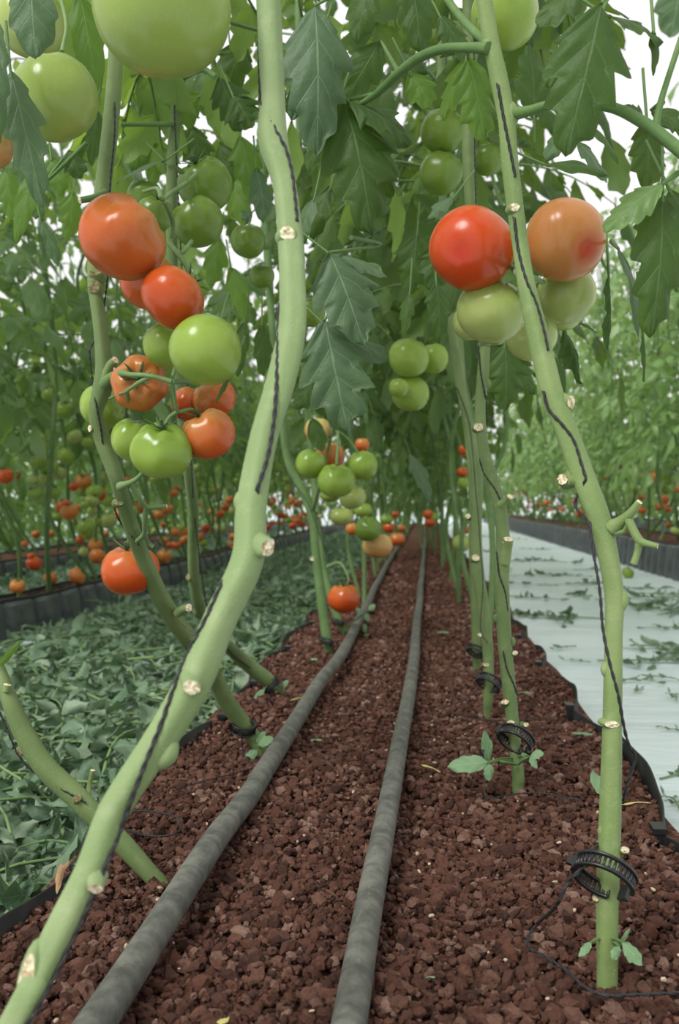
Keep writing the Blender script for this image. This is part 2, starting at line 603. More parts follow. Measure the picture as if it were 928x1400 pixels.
# --- our own trough: wavy black liner edges held by clips
CR = [.1, .40, .886, 1.418, 1.80, 2.17] + [2.17 + .42 * q for q in range(1, 36)]
CL = [.1, .38, .757, 1.31, 1.56, 1.95] + [1.95 + .42 * q for q in range(1, 36)]


def edge_x(y, cusps, base, sg):
    cusps = np.array(cusps)
    k = np.clip(np.searchsorted(cusps, y) - 1, 0, len(cusps) - 2)
    u = np.clip((y - cusps[k]) / (cusps[k + 1] - cusps[k]), 0, 1)
    amp = .085 * np.minimum(.5, cusps[k + 1] - cusps[k])
    return base + sg * amp * np.sin(PI * u) ** .8


trough = empty('planting_trough', (-.03, .1, FZ))
tag(trough, 'long trough of red gravel running up the middle between two wavy black liner edges', 'planting trough')
YT = np.concatenate([np.arange(.1, 4, .02), np.arange(4, 16, .06)])
for cusps, base, sg in ((CR, .213, 1), (CL, -.282, -1)):
    xe = np.array([edge_x(y, cusps, base, sg) for y in YT])
    zt = .001 + .0025 * np.sin(YT * 17) + .002 * np.sin(YT * 41)
    mb = MB()
    prof = []
    for dx, z in ((.012, FZ), (.005, -.05), (.0012, None), (-.0012, None), (-.004, -.05)):
        zz = zt if z is None else np.full_like(YT, z)
        prof.append(np.stack([xe + sg * dx, YT, zz], -1))
    A = np.stack(prof, 1)
    n, m = A.shape[:2]
    i = np.arange(n - 1)[:, None] * m; j = np.arange(m - 1)[None, :]
    mb.add(A.reshape(-1, 3), np.stack([i + j, i + j + 1, i + m + 1 + j, i + m + j], -1).reshape(-1, 4))
    mb.build('liner_edge', M['liner'], trough, smooth=True)
    for y in cusps[1:14]:
        c = MB()
        x = edge_x(y, cusps, base, sg)
        box(c, (x, y, -.016), (1, 0, 0), (0, 1, 0), (0, 0, 1), .008, .018, .040)
        box(c, (x - sg * .001, y, .0055), (1, 0, 0), (0, 1, 0), (0, 0, 1), .012, .021, .005)
        box(c, (x + sg * .006, y, -.022), (1, 0, 0), (0, 1, 0), (0, 0, 1), .006, .012, .03)
        c.build('edge_clip', M['clip'], trough, smooth=False)

# --- neighbouring troughs with pleated sides
def side_trough(label, x0, x1, zr, y0, y1, pleat, gravel_drop=.012):
    t = empty('planting_trough', ((x0 + x1) / 2, y0, FZ))
    tag(t, label, 'planting trough', 'neighbouring troughs')
    out = -1 if x0 > 0 else 1                        # face towards our aisle
    for xf, so in ((x0, out), (x1, -out)):
        mb = MB()
        rows = []
        yy = []; off = []
        y = y0
        q = 0
        r = np.random.default_rng(int(abs(xf) * 100))
        while y < y1:
            w = pleat * r.uniform(.85, 1.15)
            for u, o in ((0, -.012), (.05, .012), (.25, .016), (.6, .011), (.92, .005), (.985, -.012)):
                yy.append(y + u * w); off.append(o)
            y += w
        yy = np.array(yy); off = np.array(off)
        sag = .004 * np.sin(yy * 3.1) + .003 * np.sin(yy * 7.7)
        for dx, z, ko in ((.020, FZ, 1.2), (.014, FZ + .4 * (zr - FZ), 1.3), (.006, zr - .014, .8), (.003, zr - .002, .3), (-.003, zr, .1), (-.006, zr - .006, 0), (-.006, zr - .05, 0)):
            rows.append(np.stack([xf + so * (dx + off * ko), yy, z + (sag if z > FZ + .01 else 0 * sag)], -1))
        A = np.stack(rows, 1); n, m = A.shape[:2]
        i = np.arange(n - 1)[:, None] * m; j = np.arange(m - 1)[None, :]
        mb.add(A.reshape(-1, 3), np.stack([i + j, i + j + 1, i + m + 1 + j, i + m + j], -1).reshape(-1, 4))
        mb.build('side_panel', M['panel'], t, smooth=False)
        mb = MB()                                   # the thin black rim
        pth = np.stack([xf + so * .001 + 0 * yy, yy, zr + .003 + sag], -1)[::3]
        tube(mb, pth, .006, 6)
        mb.build('rim', M['liner'], t)
    mb = MB()
    gy = np.arange(y0, y1, .05); gx = np.linspace(min(x0, x1) + .004, max(x0, x1) - .004, 9)
    GX, GY = np.meshgrid(gx, gy)
    gz = zr - gravel_drop + rng.normal(0, .004, GX.shape)
    A = np.stack([GX, GY, gz], -1); n, m = A.shape[:2]
    i = np.arange(n - 1)[:, None] * m; j = np.arange(m - 1)[None, :]
    mb.add(A.reshape(-1, 3), np.stack([i + j, i + j + 1, i + m + 1 + j, i + m + j], -1).reshape(-1, 4))
    tag(mb.build('gravel', M['gravelfine'], None, origin=((x0 + x1) / 2, y0, zr)), 'red gravel filling the black trough: ' + label.split(' trough')[0][-24:].strip(), 'gravel', kind='stuff')
    return t


side_trough('pleated black trough along the far side of the leaf covered aisle', -1.27, -1.37, .0, 1.6, 20, .20)
side_trough('second black trough further back, seen between the thin stems', -2.19, -2.62, .0, 2.2, 20, .20)
side_trough('pleated black trough along the far side of the white sheet aisle', 1.363, 1.85, .085, 3.0, 22, .16)
side_trough('black trough behind the white aisle row, hidden by its plants', 2.95, 3.4, .085, 5.0, 22, .13)

# --- gravel of our bed: uncountable stones
def ico(sub):
    import bmesh
    b = bmesh.new()
    bmesh.ops.create_icosphere(b, subdivisions=sub, radius=1)
    v = np.array([x.co[:] for x in b.verts]); f = np.array([[q.index for q in p.verts] for p in b.faces])
    b.free()
    return v, f


def scatter_stones(mb, pos, rad, sub, r, mi=0):
    v, f = ico(sub)
    for s in range(10):
        sel = np.arange(s, len(pos), 10)
        if not len(sel): continue
        sh = v * (1 + r.normal(0, .17, (len(v), 1)))
        sh = sh * np.array([r.uniform(.8, 1.35), r.uniform(.75, 1.1), r.uniform(.55, .85)])
        k = len(sel)
        q = r.normal(0, 1, (k, 4)); q[:, 1:3] *= .45; q /= np.linalg.norm(q, axis=1)[:, None]
        w, x, y, z = q.T
        R = np.stack([1 - 2 * (y * y + z * z), 2 * (x * y - z * w), 2 * (x * z + y * w), 2 * (x * y + z * w), 1 - 2 * (x * x + z * z), 2 * (y * z - x * w), 2 * (x * z - y * w), 2 * (y * z + x * w), 1 - 2 * (x * x + y * y)], -1).reshape(k, 3, 3)
        A = np.einsum('kij,vj->kvi', R, sh) * rad[sel][:, None, None] + pos[sel][:, None, :]
        F = (f[None] + (np.arange(k) * len(v))[:, None, None]).reshape(-1, 3)
        mb.add(A.reshape(-1, 3), F, None, mi)


def bed_z(x, y):
    return .004 * np.sin(x * 21 + y * 5) + .004 * np.sin(y * 13 - x * 9) - .009


mb = MB()
gy = np.concatenate([np.arange(.1, 3, .02), np.arange(3, 16, .06)])
gx = np.linspace(-.31, .245, 30)
GX, GY = np.meshgrid(gx, gy)
A = np.stack([GX, GY, bed_z(GX, GY) - .004], -1); n, m = A.shape[:2]
i = np.arange(n - 1)[:, None] * m; j = np.arange(m - 1)[None, :]
mb.add(A.reshape(-1, 3), np.stack([i + j, i + j + 1, i + m + 1 + j, i + m + j], -1).reshape(-1, 4), None, 1)
r = np.random.default_rng(3)
for y0, y1, sp, sub, rm in ((.40, .95, .0047, 2, .0026), (.95, 1.8, .0054, 1, .0030), (1.8, 3.2, .0080, 1, .0040), (3.2, 6.5, .013, 1, .0060)):
    yy = np.arange(y0, y1, sp); xx = np.arange(-.31, .245, sp)
    GX, GY = np.meshgrid(xx, yy)
    p = np.stack([GX.ravel(), GY.ravel()], -1) + r.normal(0, sp * .45, (GX.size, 2))
    keep = np.array([edge_x(b, CL, -.282, -1) + .003 < a < edge_x(b, CR, .213, 1) - .003 for a, b in p])
    p = p[keep]
    rad = rm * np.exp(r.normal(-.05, .40, len(p)))
    rad = np.clip(rad, rm * .4, rm * 2.4)
    z = bed_z(p[:, 0], p[:, 1]) + r.uniform(-.003, .004, len(p)) + rad * .15
    scatter_stones(mb, np.column_stack([p, z]), rad, sub, r)
# scattered bigger stones
nb = 900
p = np.stack([r.uniform(-.27, .2, nb), .45 + 1.6 * r.random(nb) ** 1.6], -1)
rad = r.uniform(.0042, .0068, nb)
scatter_stones(mb, np.column_stack([p, bed_z(p[:, 0], p[:, 1]) + .003]), rad, 2, r)
nb = 120
p = np.stack([r.uniform(-.27, .2, nb), .5 + 1.4 * r.random(nb)], -1)
scatter_stones(mb, np.column_stack([p, bed_z(p[:, 0], p[:, 1]) + .008]), r.uniform(.001, .0022, nb), 1, r, 2)
gravel = mb.build('gravel', [M['gravel'], M['gravelfine'], M['palegrain']], None, smooth=False, origin=(-.03, .4, -.02))
tag(gravel, 'loose red brown lava gravel filling the middle planting bed', 'gravel', kind='stuff')

# --- two drip pipes
def pipe(label, pts, rad):
    path = spline(pts, 240)
    path[:, 0] += .0012 * np.sin(path[:, 1] * 5.5 + pts[0][0] * 40)
    path[:, 2] += .0015 * np.sin(path[:, 1] * 8 + 1)
    r_ = rad * (1 + .012 * np.sin(path[:, 1] * 23) * np.sin(path[:, 1] * 6))
    t = empty('irrigation_pipe', path[0])
    tag(t, label, 'pipe', 'drip pipes on the gravel')
    mb = MB(); tube(mb, path, r_, 22); mb.build('pipe_body', M['pipe'], t)
    return t


PL = [G(75, 1470, .010), G(142, 1376, .010), G(229, 1247, .010), G(293, 1152, .010), G(341, 1090, .010), G(375, 1034, .010), G(436, 934, .010), G(480, 870, .012), G(530, 770, .013), G(556, 728, .014), G(566, 713, .014)]
PR = [G(464, 1460, .009), G(478, 1376, .009), G(503, 1236, .009), G(529, 1113, .009), G(548, 1012, .009), G(565, 900, .010), G(577, 780, .012), G(581, 735, .014), G(582, 715, .014)]
pipe('dark dusty drip pipe on the gravel nearer the leaf covered aisle', PL, .0110)
pipe('dark dusty drip pipe on the gravel nearer the white sheet aisle', PR, .0103)

# --- leaves cut off and left on the aisle floors
def fallen_mesh(name, r, n=8, m=5, size=.047, length=.17, mats=('leaf_wilt', 'truss'), npair=2, lift=.03):
    mb = MB()
    a = r.uniform(0, 6.28)
    t = np.linspace(0, 1, 9)
    path = np.stack([(t - .5) * length * math.cos(a) + .02 * np.sin(t * 4 + a), (t - .5) * length * math.sin(a), .006 + lift * .5 * np.sin(t * PI)], -1)
    tube(mb, path, .0024 * (1.2 - .7 * t), 5, 1)
    for q in range(npair * 2 + 1):
        tt = 1. if q == npair * 2 else .3 + .6 * (q // 2) / npair
        b = path[int(tt * 8)]
        sd = nrm(np.cross(path[-1] - path[0], [0, 0, 1])) * (1 if q % 2 else -1)
        dv = (nrm(path[-1] - path[0]) * (1 if q == npair * 2 else .4) + sd * (0.2 if q == npair * 2 else 1)) + np.array([0, 0, r.uniform(-.1, .55)])
        L = size * r.uniform(.75, 1.35)
        V, Q, uv = leaflet(L, L * r.uniform(.36, .58), n, m, 3, .24, r.uniform(-.5, 1.5), r.uniform(-.3, .9), .14, r.uniform(-.2, .5), r.normal(0, 1.3), r)
        V = orient(V, b, dv, np.array([0, 0, 1.0]) + r.normal(0, .8, 3))
        V[:, 2] = np.maximum(V[:, 2], .002 + .004 * r.random(len(V)))
        mb.add(V, Q, uv, 0)
    return mb.mesh(name, [M[mats[0]], M[mats[1]]])


r = np.random.default_rng(11)
fm = [fallen_mesh('cut_leaf', r) for _ in range(14)]
spots = []
while len(spots) < 285:
    y = .62 + 4.4 * r.random() ** 1.5
    x = r.uniform(-1.03, -.36)
    px, py = proj((x, y, FZ))
    if px > -60:
        spots.append((y, x))
for q, (y, x) in enumerate(sorted(spots)):
    o = link_mesh('cut_leaf', fm[q % 14], None, (x, y, FZ + r.uniform(.012, .05)))
    o.rotation_euler = (r.normal(0, .22), r.normal(0, .22), r.uniform(0, 6.28))
    s = r.uniform(.75, 1.25); o.scale = (s, s, s)
    tag(o, 'wilted green tomato leaf lying in the leaf carpet of the aisle', 'leaf', 'cut leaves carpeting the leaf covered aisle')
# the carpet they lie in
mb = MB()
base = [leaflet(1, r.uniform(.32, .6), 7, 4, 3, .24, r.uniform(-.6, 1.6), r.uniform(-.4, 1.0), .15, r.uniform(-.2, .5), r.normal(0, 1.4), r) for _ in range(24)]
N = 20000
for q in range(N):
    y = .5 + 13 * r.random() ** 1.9
    x = r.uniform(-1.22, -.31) if r.random() < .84 else r.uniform(-5.5, -1.4)
    V, Q, uv = base[q % 24]
    L = r.uniform(.028, .062) * (1 if y < 5 else 1.5) * (1 if x > -1.3 else 1.9)
    a = r.uniform(0, 6.28)
    V = orient(V * L, (x, y, FZ + r.uniform(.002, .045) * min(1, max(0, x + 1.16) / .3 if x > -1.3 else .4)), (math.cos(a), math.sin(a), r.normal(0, .35)), np.array([0, 0, 1.0]) + r.normal(0, .8, 3))
    V[:, 2] = np.maximum(V[:, 2], FZ + .001)
    mb.add(V, Q, uv)
for q in range(2600):                                    # between the two left troughs
    y = 2.0 + 9 * r.random() ** 1.4; x = r.uniform(-2.17, -1.39)
    V, Q, uv = base[q % 24]
    L = r.uniform(.05, .09); a = r.uniform(0, 6.28)
    V = orient(V * L, (x, y, FZ + r.uniform(.002, .05)), (math.cos(a), math.sin(a), r.normal(0, .35)), np.array([0, 0, 1.0]) + r.normal(0, .8, 3))
    V[:, 2] = np.maximum(V[:, 2], FZ + .001)
    mb.add(V, Q, uv)
for q in range(260):                                     # bare stalks among them
    y = .6 + 8 * r.random() ** 1.8; x = r.uniform(-1.2, -.36); a = r.uniform(0, 6.28); L = r.uniform(.04, .11)
    d = np.array([math.cos(a), math.sin(a), r.normal(0, .15)]) * L
    c = np.array([x, y, FZ + r.uniform(.02, .055)])
    tube(mb, np.stack([c - d, c - d * .3 + [0, 0, .006], c + d]), .0019, 5, 1)
tag(mb.build('leaf_litter', [M['leaf_wilt'], M['truss']], None, origin=(-.78, 3, FZ)), 'carpet of wilted cut leaves covering the whole aisle floor beside the gravel bed', 'leaf litter', kind='stuff')

# wilted leaves lying crosswise on the white sheet
fw = [fallen_mesh('cut_leaf', r, size=.05, length=.3, lift=.008, npair=4) for _ in range(8)]
fs = [fallen_mesh('cut_leaf', r, size=.028, length=.12, lift=.004, npair=2) for _ in range(4)]
WS = [(700, 738, 1), (735, 752, 1), (715, 768, 1), (748, 768, 1), (690, 780, .9), (745, 788, 1.1), (775, 788, .9), (805, 800, 1), (725, 819, 1), (790, 815, .9), (710, 842, 1), (742, 846, 1.2), (775, 848, .9), (880, 820, 1.2), (905, 826, 1.2), (925, 815, 1), (870, 832, 1), (895, 835, .9), (918, 838, 1.1),
      (860, 806, .8), (770, 888, .6), (788, 906, .45), (890, 908, 1.), (915, 900, 1.), (905, 892, .8), (925, 886, .9), (870, 934, .6), (905, 930, .6), (870, 946, .4), (920, 955, .5), (690, 728, 1), (720, 730, 1), (760, 740, 1), (675, 755, .9), (820, 780, .9), (790, 770, .8), (690, 800, .8), (660, 735, .9), (925, 860, .8), (850, 905, .4), (922, 1062, .5), (918, 1100, .45), (925, 1000, .35)]
for q, (px, py, s) in enumerate(WS):
    g = G(px, py, FZ)
    o = link_mesh('cut_leaf', fw[q % 8] if s > .65 else fs[q % 4], None, (g[0], g[1], FZ + .002))
    o.rotation_euler = (0, 0, r.uniform(0, 6.28))
    s *= 1.2 if s > .65 else 1.5
    o.scale = (s * 1.2, s * .75, s * .7)
    tag(o, 'limp green tomato leaf lying flat on the white ground sheet', 'leaf', 'cut leaves on the white sheet')
# ------------------------------------------------------------------ the plants of our own bed
class Plant:
    def __init__(self, label, pts, mat='stem', sides=16, n=160, hair=0, base=None):
        """pts: rows of (px, py, distance along the row, width in pixels) from the gravel upward"""
        rows = []
        for px, py, d, w in pts:
            p = P(px, py, d)
            rows.append([*p, w / 2 / F_PX * depth(p)])
        if base is not None:
            rows.insert(0, [*base[0], base[1]])
        if base is None:
            q0, q1 = np.array(rows[0][:3]), np.array(rows[1][:3])
            rows.insert(0, [*(q0 + nrm(q0 - q1) * .018), rows[0][3]])
        q0, q1 = np.array(rows[-1][:3]), np.array(rows[-2][:3])
        g0 = nrm(q0 - q1)
        rows.append([*(q0 + g0 * .12 + np.array([0, .01, .06])), rows[-1][3]])
        if q0[2] > .55:                       # the stem goes on up out of the frame
            rows.append([*(q0 + g0 * .2 + np.array([.02, .05, .26])), rows[-1][3] * .9])
            rows.append([*(q0 + g0 * .2 + np.array([.0, .09, .60])), rows[-1][3] * .8])
        S = spline(rows, n + 40)
        n = n + 40
        self.path, self.rad = S[:, :3], np.maximum(S[:, 3], .0012)
        self.pix = np.array([proj(p) for p in self.path])
        e = empty('tomato_plant', self.path[0])
        tag(e, label, 'tomato plant')
        self.root = e
        self.mat = M[mat]
        r = np.random.default_rng(int(abs(pts[0][0]) * 7 + abs(pts[0][1])))
        th = np.linspace(0, 2 * PI, sides, endpoint=False)
        L = np.linspace(0, 1, n)[:, None]
        prof = 1 + .035 * np.sin(5 * th + 9 * L) + .03 * np.sin(3 * th - 14 * L + 1) + .02 * np.sin(40 * L + th)
        mb = MB()
        tube(mb, self.path, self.rad, sides, 0, True, prof)
        if hair:
            T, N, B = frames(self.path)
            for q in range(hair):
                k = r.integers(1, n - 1); a = r.uniform(0, 2 * PI)
                o = N[k] * math.cos(a) + B[k] * math.sin(a)
                b = self.path[k] + o * self.rad[k] * .98
                t = b + (o + r.normal(0, .35, 3)) * r.uniform(.0009, .0022)
                s = T[k] * .00007; s2 = np.cross(o, T[k]) * .00009
                mb.add(np.array([b - s, b + s, b + s2, t]), np.array([[0, 1, 3], [1, 2, 3], [2, 0, 3]]), None, 1)
        mb.build('stem', [self.mat, M['hair']], e)

    def near(self, px, py):
        return int(np.argmin(np.hypot(self.pix[:, 0] - px, self.pix[:, 1] - py)))

    def front(self, px, py, lift=.0):
        """the point at a pixel on the side of the stem that faces us"""
        k = self.near(px, py)
        c, rd = self.path[k], self.rad[k]
        q = P(px, py, c[1])
        e = np.linalg.norm((q - c) - FW * ((q - c) @ FW))
        f = math.sqrt(max(0, rd * rd - e * e)) if e < rd else 0
        return q - nrm(ray(px, py)) * (f + lift)

    def bump(self, px, py, w, h=1.0):
        """a rounded node swelling"""
        k = self.near(px, py); c = self.path[k]
        p = P(px, py, c[1]); rr = w / 2 / F_PX * depth(p)
        ax = nrm(self.path[min(k + 2, len(self.path) - 1)] - self.path[max(k - 2, 0)])
        dirv = p - c; dirv = dirv - ax * (dirv @ ax)
        ln = np.linalg.norm(dirv)
        o = dirv / (ln + 1e-9)
        b = np.cross(ax, o)
        cen = p - o * rr * .45
        la = np.linspace(-1, 1, 11)[:, None]; th = np.linspace(0, 2 * PI, 16, endpoint=False)[None, :]
        wd = np.sqrt(np.clip(1 - np.abs(la) ** 2.2, 0.0004, 1))
        # a spindle along the stem that swells outward and melts into it at both ends
        sh = -.55 * rr * np.abs(la) ** 1.6
        A = cen + ax * (la * rr * 1.9)[..., None] + o * (np.cos(th) * wd * rr * .95 + sh)[..., None] + b * (np.sin(th) * wd * rr * .95)[..., None]
        q = np.arange(10)[:, None] * 16; w2 = np.arange(16)[None, :]; w3 = (w2 + 1) % 16
        mb = MB()
        mb.add(A.reshape(-1, 3), np.stack([q + w2, q + w3, q + 16 + w3, q + 16 + w2], -1).reshape(-1, 4))
        mb.build('node', self.mat, self.root)

    def scar(self, px, py, w, h, out=(0, 0), depth_out=.003, mi=1, tall=1.0):
        """a cut leaf stub: short green collar with a pale cut face; out = direction in the picture"""
        k = self.near(px, py); c, rd = self.path[k], self.rad[k]
        p = self.front(px, py)
        d = RT * out[0] + UP * out[1] - FW
        d = nrm(d)
        wr = w / 2 / F_PX * depth(p)
        L = depth_out
        ax = nrm(self.path[min(k + 2, len(self.path) - 1)] - self.path[max(k - 2, 0)])
        mb = MB()
        s0 = p - d * wr * 1.4
        path = np.array([s0, p, p + d * L])
        T = d
        u = nrm(np.cross(ax, T)); v = np.cross(T, u)
        sides = 16
        th = np.linspace(0, 2 * PI, sides, endpoint=False)
        rr = np.random.default_rng(int(px * 3 + py))
        jag = 1 + rr.normal(0, .09, sides)
        rings = []
        for pt, s in ((s0, 1.6), (p, 1.22), (p + d * L * .8, 1.08), (p + d * L, 1.0)):
            rings.append(pt + u * (np.cos(th) * wr * s)[:, None] + v * (np.sin(th) * wr * s * h / w)[:, None] * 1.0)
        rings[-1] = rings[-1] + (p + d * L - rings[-1]) * (1 - np.minimum(jag, 1.05))[:, None]
        A = np.concatenate(rings)
        i = np.arange(3)[:, None] * sides; j = np.arange(sides)[None, :]; j2 = (j + 1) % sides
        mb.add(A, np.stack([i + j, i + j2, i + sides + j2, i + sides + j], -1).reshape(-1, 4), None, 0)
        inner = p + d * L + (rings[-1] - p - d * L) * .55 + d * wr * .12 * rr.normal(0, 1, sides)[:, None]
        face = np.vstack([rings[-1], inner, p + d * (L + wr * .06)])
        f4 = np.stack([np.arange(sides), (np.arange(sides) + 1) % sides, (np.arange(sides) + 1) % sides + sides, np.arange(sides) + sides], -1)
        mb.add(face, f4, None, 1)
        mb.add(face, np.array([[sides + a, sides + (a + 1) % sides, 2 * sides] for a in range(sides)]), None, 1)
        o = mb.build('cut_stub', [self.mat, M['cut'] if mi == 1 else M['drynode']], self.root)
        o['label'] = 'pale dry cut leaf stub' if mi == 1 else 'brown ragged node'

    def stalk(self, name, pts, mat='truss', cut_end=False, sides=8, n=40):
        """a branch given like the stem itself"""
        rows = []
        for px, py, d, w in pts:
            p = P(px, py, d); rows.append([*p, w / 2 / F_PX * depth(p)])
        S = spline(rows, n)
        mb = MB(); tube(mb, S[:, :3], S[:, 3], sides, 0, True, None, 1 if cut_end else None)
        return mb.build(name, [M[mat], M['cut']], self.root)

    def branches(self, name, lists, mat='truss', cut_end=False, sides=8):
        mb = MB()
        for pts in lists:
            rows = []
            for px, py, d, w in pts:
                p = P(px, py, d); rows.append([*p, w / 2 / F_PX * depth(p)])
            S = spline(rows, max(8, 8 * len(pts)))
            tube(mb, S[:, :3], S[:, 3], sides, 0, True, None, 1 if cut_end else None)
        return mb.build(name, [M[mat], M['cut']], self.root)

    def shoot(self, leaves, stalk=None):
        """a small side shoot: leaves = (base px, py, tip px, py, width px, d)"""
        k = 0
        for bx, by, tx, ty, w, d in leaves:
            mb = MB()
            a, b = P(bx, by, d), P(tx, ty, d - .006)
            L = np.linalg.norm(b - a)
            V, Q, uv = leaflet(1, w / F_PX * depth(a) / L, 12, 8, 3, .16, .15, .1, .05)
            ex = V[-5]; V[:, 1] *= 1 / max(.5, ex[1])
            mb.add(orient(V * L, a, b - a, -FW * .8 + UP * .7 + RT * .2), Q, uv, 0)
            s = self.path[self.near(bx, by)] if stalk is None else P(*stalk)
            tube(mb, spline(np.array([s, (s + a) / 2 + UP * .002, a]), 8), .0009, 6, 1)
            mb.build('side_shoot', [M['leaf_seed'], M['petiole']], self.root)
            k += 1


def twine(label, path, rad=.0011, ply=True, name='support_twine', group=None):
    path = np.asarray(path)
    L = np.concatenate([[0], np.cumsum(np.linalg.norm(np.diff(path, axis=0), axis=1))])
    n = int(max(20, min(900, L[-1] / .0016)))
    u = np.linspace(0, L[-1], n)
    pp = np.stack([np.interp(u, L, path[:, c]) for c in range(3)], -1)
    mb = MB()
    T, N, B = frames(pp)
    a = u / (rad * 14) * 2 * PI
    for s in (0, PI):
        o = (N * np.cos(a + s)[:, None] + B * np.sin(a + s)[:, None]) * rad * .42
        tube(mb, pp + o, rad * .66, 6)
    o = mb.build(name, M['twine'], None, origin=pp[0])
    return tag(o, label, 'twine', group)


def stem_twine(pl, pts, rad):
    """pixels on the stem -> points hugging its near side"""
    S = spline(np.array(pts, float), 30 * len(pts))
    return np.array([pl.front(x, y, rad * 1.0) for x, y in S])


def clip(label, px, py, d, rx, n, squash=.9, w=.0075, gap=(0, 0)):
    """black plastic stem clip: a ladder band bent into an open ring with a latch block"""
    c = P(px, py, d); R0 = rx / F_PX * depth(c)
    n = nrm(n); u = nrm(RT - n * (RT @ n)); v = np.cross(n, u)
    root = empty('stem_clip', c)
    tag(root, label, 'stem clip')
    a0, a1 = math.radians(gap[0]), math.radians(gap[1])
    th = np.linspace(a1, 2 * PI + a0, 60)
    ring = lambda t, rr, h: c + u * (np.cos(t) * rr)[..., None] + v * (np.sin(t) * rr * squash)[..., None] + n * h
    mb = MB()
    for h in (-w / 2, w / 2):
        for dr in (-.0005, .0007):
            tube(mb, ring(th, np.full_like(th, R0 + dr), h), .0011, 6)
    for t in np.linspace(a1, 2 * PI + a0, 30):
        p = ring(np.array([t]), np.array([R0]), 0)[0]
        box(mb, p, n, nrm(u * math.cos(t) + v * math.sin(t)), nrm(-u * math.sin(t) + v * math.cos(t)), w, .0015, .0017)
    mb.build('band', M['clip'], root)
    mb = MB()
    p = ring(np.array([PI]), np.array([R0]), 0)[0]
    box(mb, p, n, u, v, w * 1.25, .004, .006)
    box(mb, p - u * .003, n, u, v, w * .7, .005, .003)
    mb.build('latch', M['clip'], root, smooth=False)
    mb = MB()
    t = 0.0 + a1 * .5
    p = ring(np.array([t]), np.array([R0]), 0)[0]
    box(mb, p, n, nrm(u * math.cos(t) + v * math.sin(t)), nrm(-u * math.sin(t) + v * math.cos(t)), w * 1.15, .0035, .007)
    mb.build('hinge', M['clip'], root, smooth=False)
    return root


# --- the thick stem leaning across the front left
dS1 = lambda y: .40 + (1400 - y) / 1400 * .20
S1pts = [(22, 1395), (52, 1335), (87, 1262), (122, 1190), (157, 1105), (218, 1012), (263, 935), (299, 850), (339, 765), (345, 690), (361, 600), (385, 520), (400, 450), (400, 385), (396, 320), (388, 250), (373, 190), (372, 130), (369, 60), (367, 0), (365, -70)]
S1w = [42, 43, 43, 41, 42, 45, 49, 46, 45, 42, 38, 40, 38, 36, 35, 32, 40, 33, 33, 33, 33]
S1 = Plant('thick pale green tomato stem leaning diagonally across the front of the view', [(x, y, dS1(y), w) for (x, y), w in zip(S1pts, S1w)], mat='stem_pale', hair=900, sides=28, n=320,
           base=(np.array([-.228, .385, -.02]), .0072))
S1.bump(325, 685, 24); S1.bump(140, 1102, 22); S1.bump(234, 1036, 30); S1.bump(356, 183, 22)
S1.scar(393, 320, 22, 19, (.05, .0), .002)
S1.scar(358, 747, 21, 27, (.75, -.05), .006)
S1.scar(262, 936, 24, 20, (.15, -.1), .005)
S1.scar(131, 1206, 22, 17, (.2, -.4), .004)
S1.scar(36, 1338, 20, 62, (-.1, .3), .0005)
tw = stem_twine(S1, [(356, 138), (366, 158), (378, 180), (391, 205), (399, 235), (403, 268), (406, 300)], .0012)
tw2 = stem_twine(S1, [(381, 420), (379, 500), (375, 570), (366, 625), (352, 668)], .0012)
tw3 = stem_twine(S1, [(302, 800), (280, 848), (256, 895), (238, 940), (218, 995), (200, 1040), (181, 1090), (163, 1140), (142, 1190), (118, 1245), (92, 1300), (55, 1372), (10, 1440)], .0012)
b1 = S1.path[S1.near(406, 360)] + FW * .012; b2 = S1.path[S1.near(330, 735)] + FW * .013
top = np.array([P(358, -60, dS1(-60) + .012), P(354, 60, dS1(60) + .008)])
S1tw = np.vstack([top, tw, spline(np.vstack([tw[-1], b1, tw2[0]]), 20), tw2, spline(np.vstack([tw2[-1], b2, tw3[0]]), 20), tw3])
twine('black twine wound around the thick stem leaning across the front', S1tw, .0012)

# --- far left stem rising out of the frame
S0 = Plant('cut back green stem leaning out of the frame at the lower left', [(207, 1197, .772, 24), (165, 1152, .772, 28), (112, 1096, .77, 30), (66, 1052, .77, 30), (34, 1005, .77, 28), (12, 955, .77, 22), (-6, 905, .78, 18), (-14, 890, .78, 18)], mat='stem_mid', hair=500, sides=18)
S0.scar(106, 1092, 11, 10, (.2, .5), .003, 2); S0.scar(30, 1026, 13, 13, (-.7, -.3), .003, 2)
S0.stalk('cut_stub', [(8, 945, .765, 10), (10, 936, .765, 11)], 'stem', True)
S0.stalk('side_branch', [(120, 1098, .79, 8), (122, 1075, .80, 7), (127, 1053, .80, 7)], 'stem', True)
V0 = P(0, 925, .77); mb = MB()
V, Q, uv = leaflet(.030, .008, 12, 6, 2, .1, .3, .1, .03)
mb.add(orient(V, P(-3, 912, .77), P(14, 893, .77) - P(-3, 912, .77), -FW + .3 * RT), Q, uv)
mb.build('leaf', [M['leaf_bright'], M['petiole']], S0.root)
tw = stem_twine(S0, [(14, 1008), (24, 1030), (38, 1048), (65, 1068), (95, 1085), (118, 1098)], .001)
tw = np.vstack([P(-4, 965, .775)[None], tw, spline(np.array([tw[-1], P(150, 1135, .78), G(175, 1139, .002), G(205, 1138, .004), G(240, 1112, .004), G(247, 1128, .004), G(235, 1140, .003), G(205, 1142, .003), G(172, 1134, .003)]), 50)])
loop = spline(np.array([G(170, 1110, .003), G(205, 1109, .006), G(240, 1117, .006), G(248, 1130, .006), G(236, 1141, .004), G(205, 1143, .003), G(172, 1135, .003)]), 60)
twine('black twine running down the cut back stem at the lower left', tw[:180], .001)
twine('black twine loop lying on the gravel behind the thick leaning stem', loop, .001, name='twine')

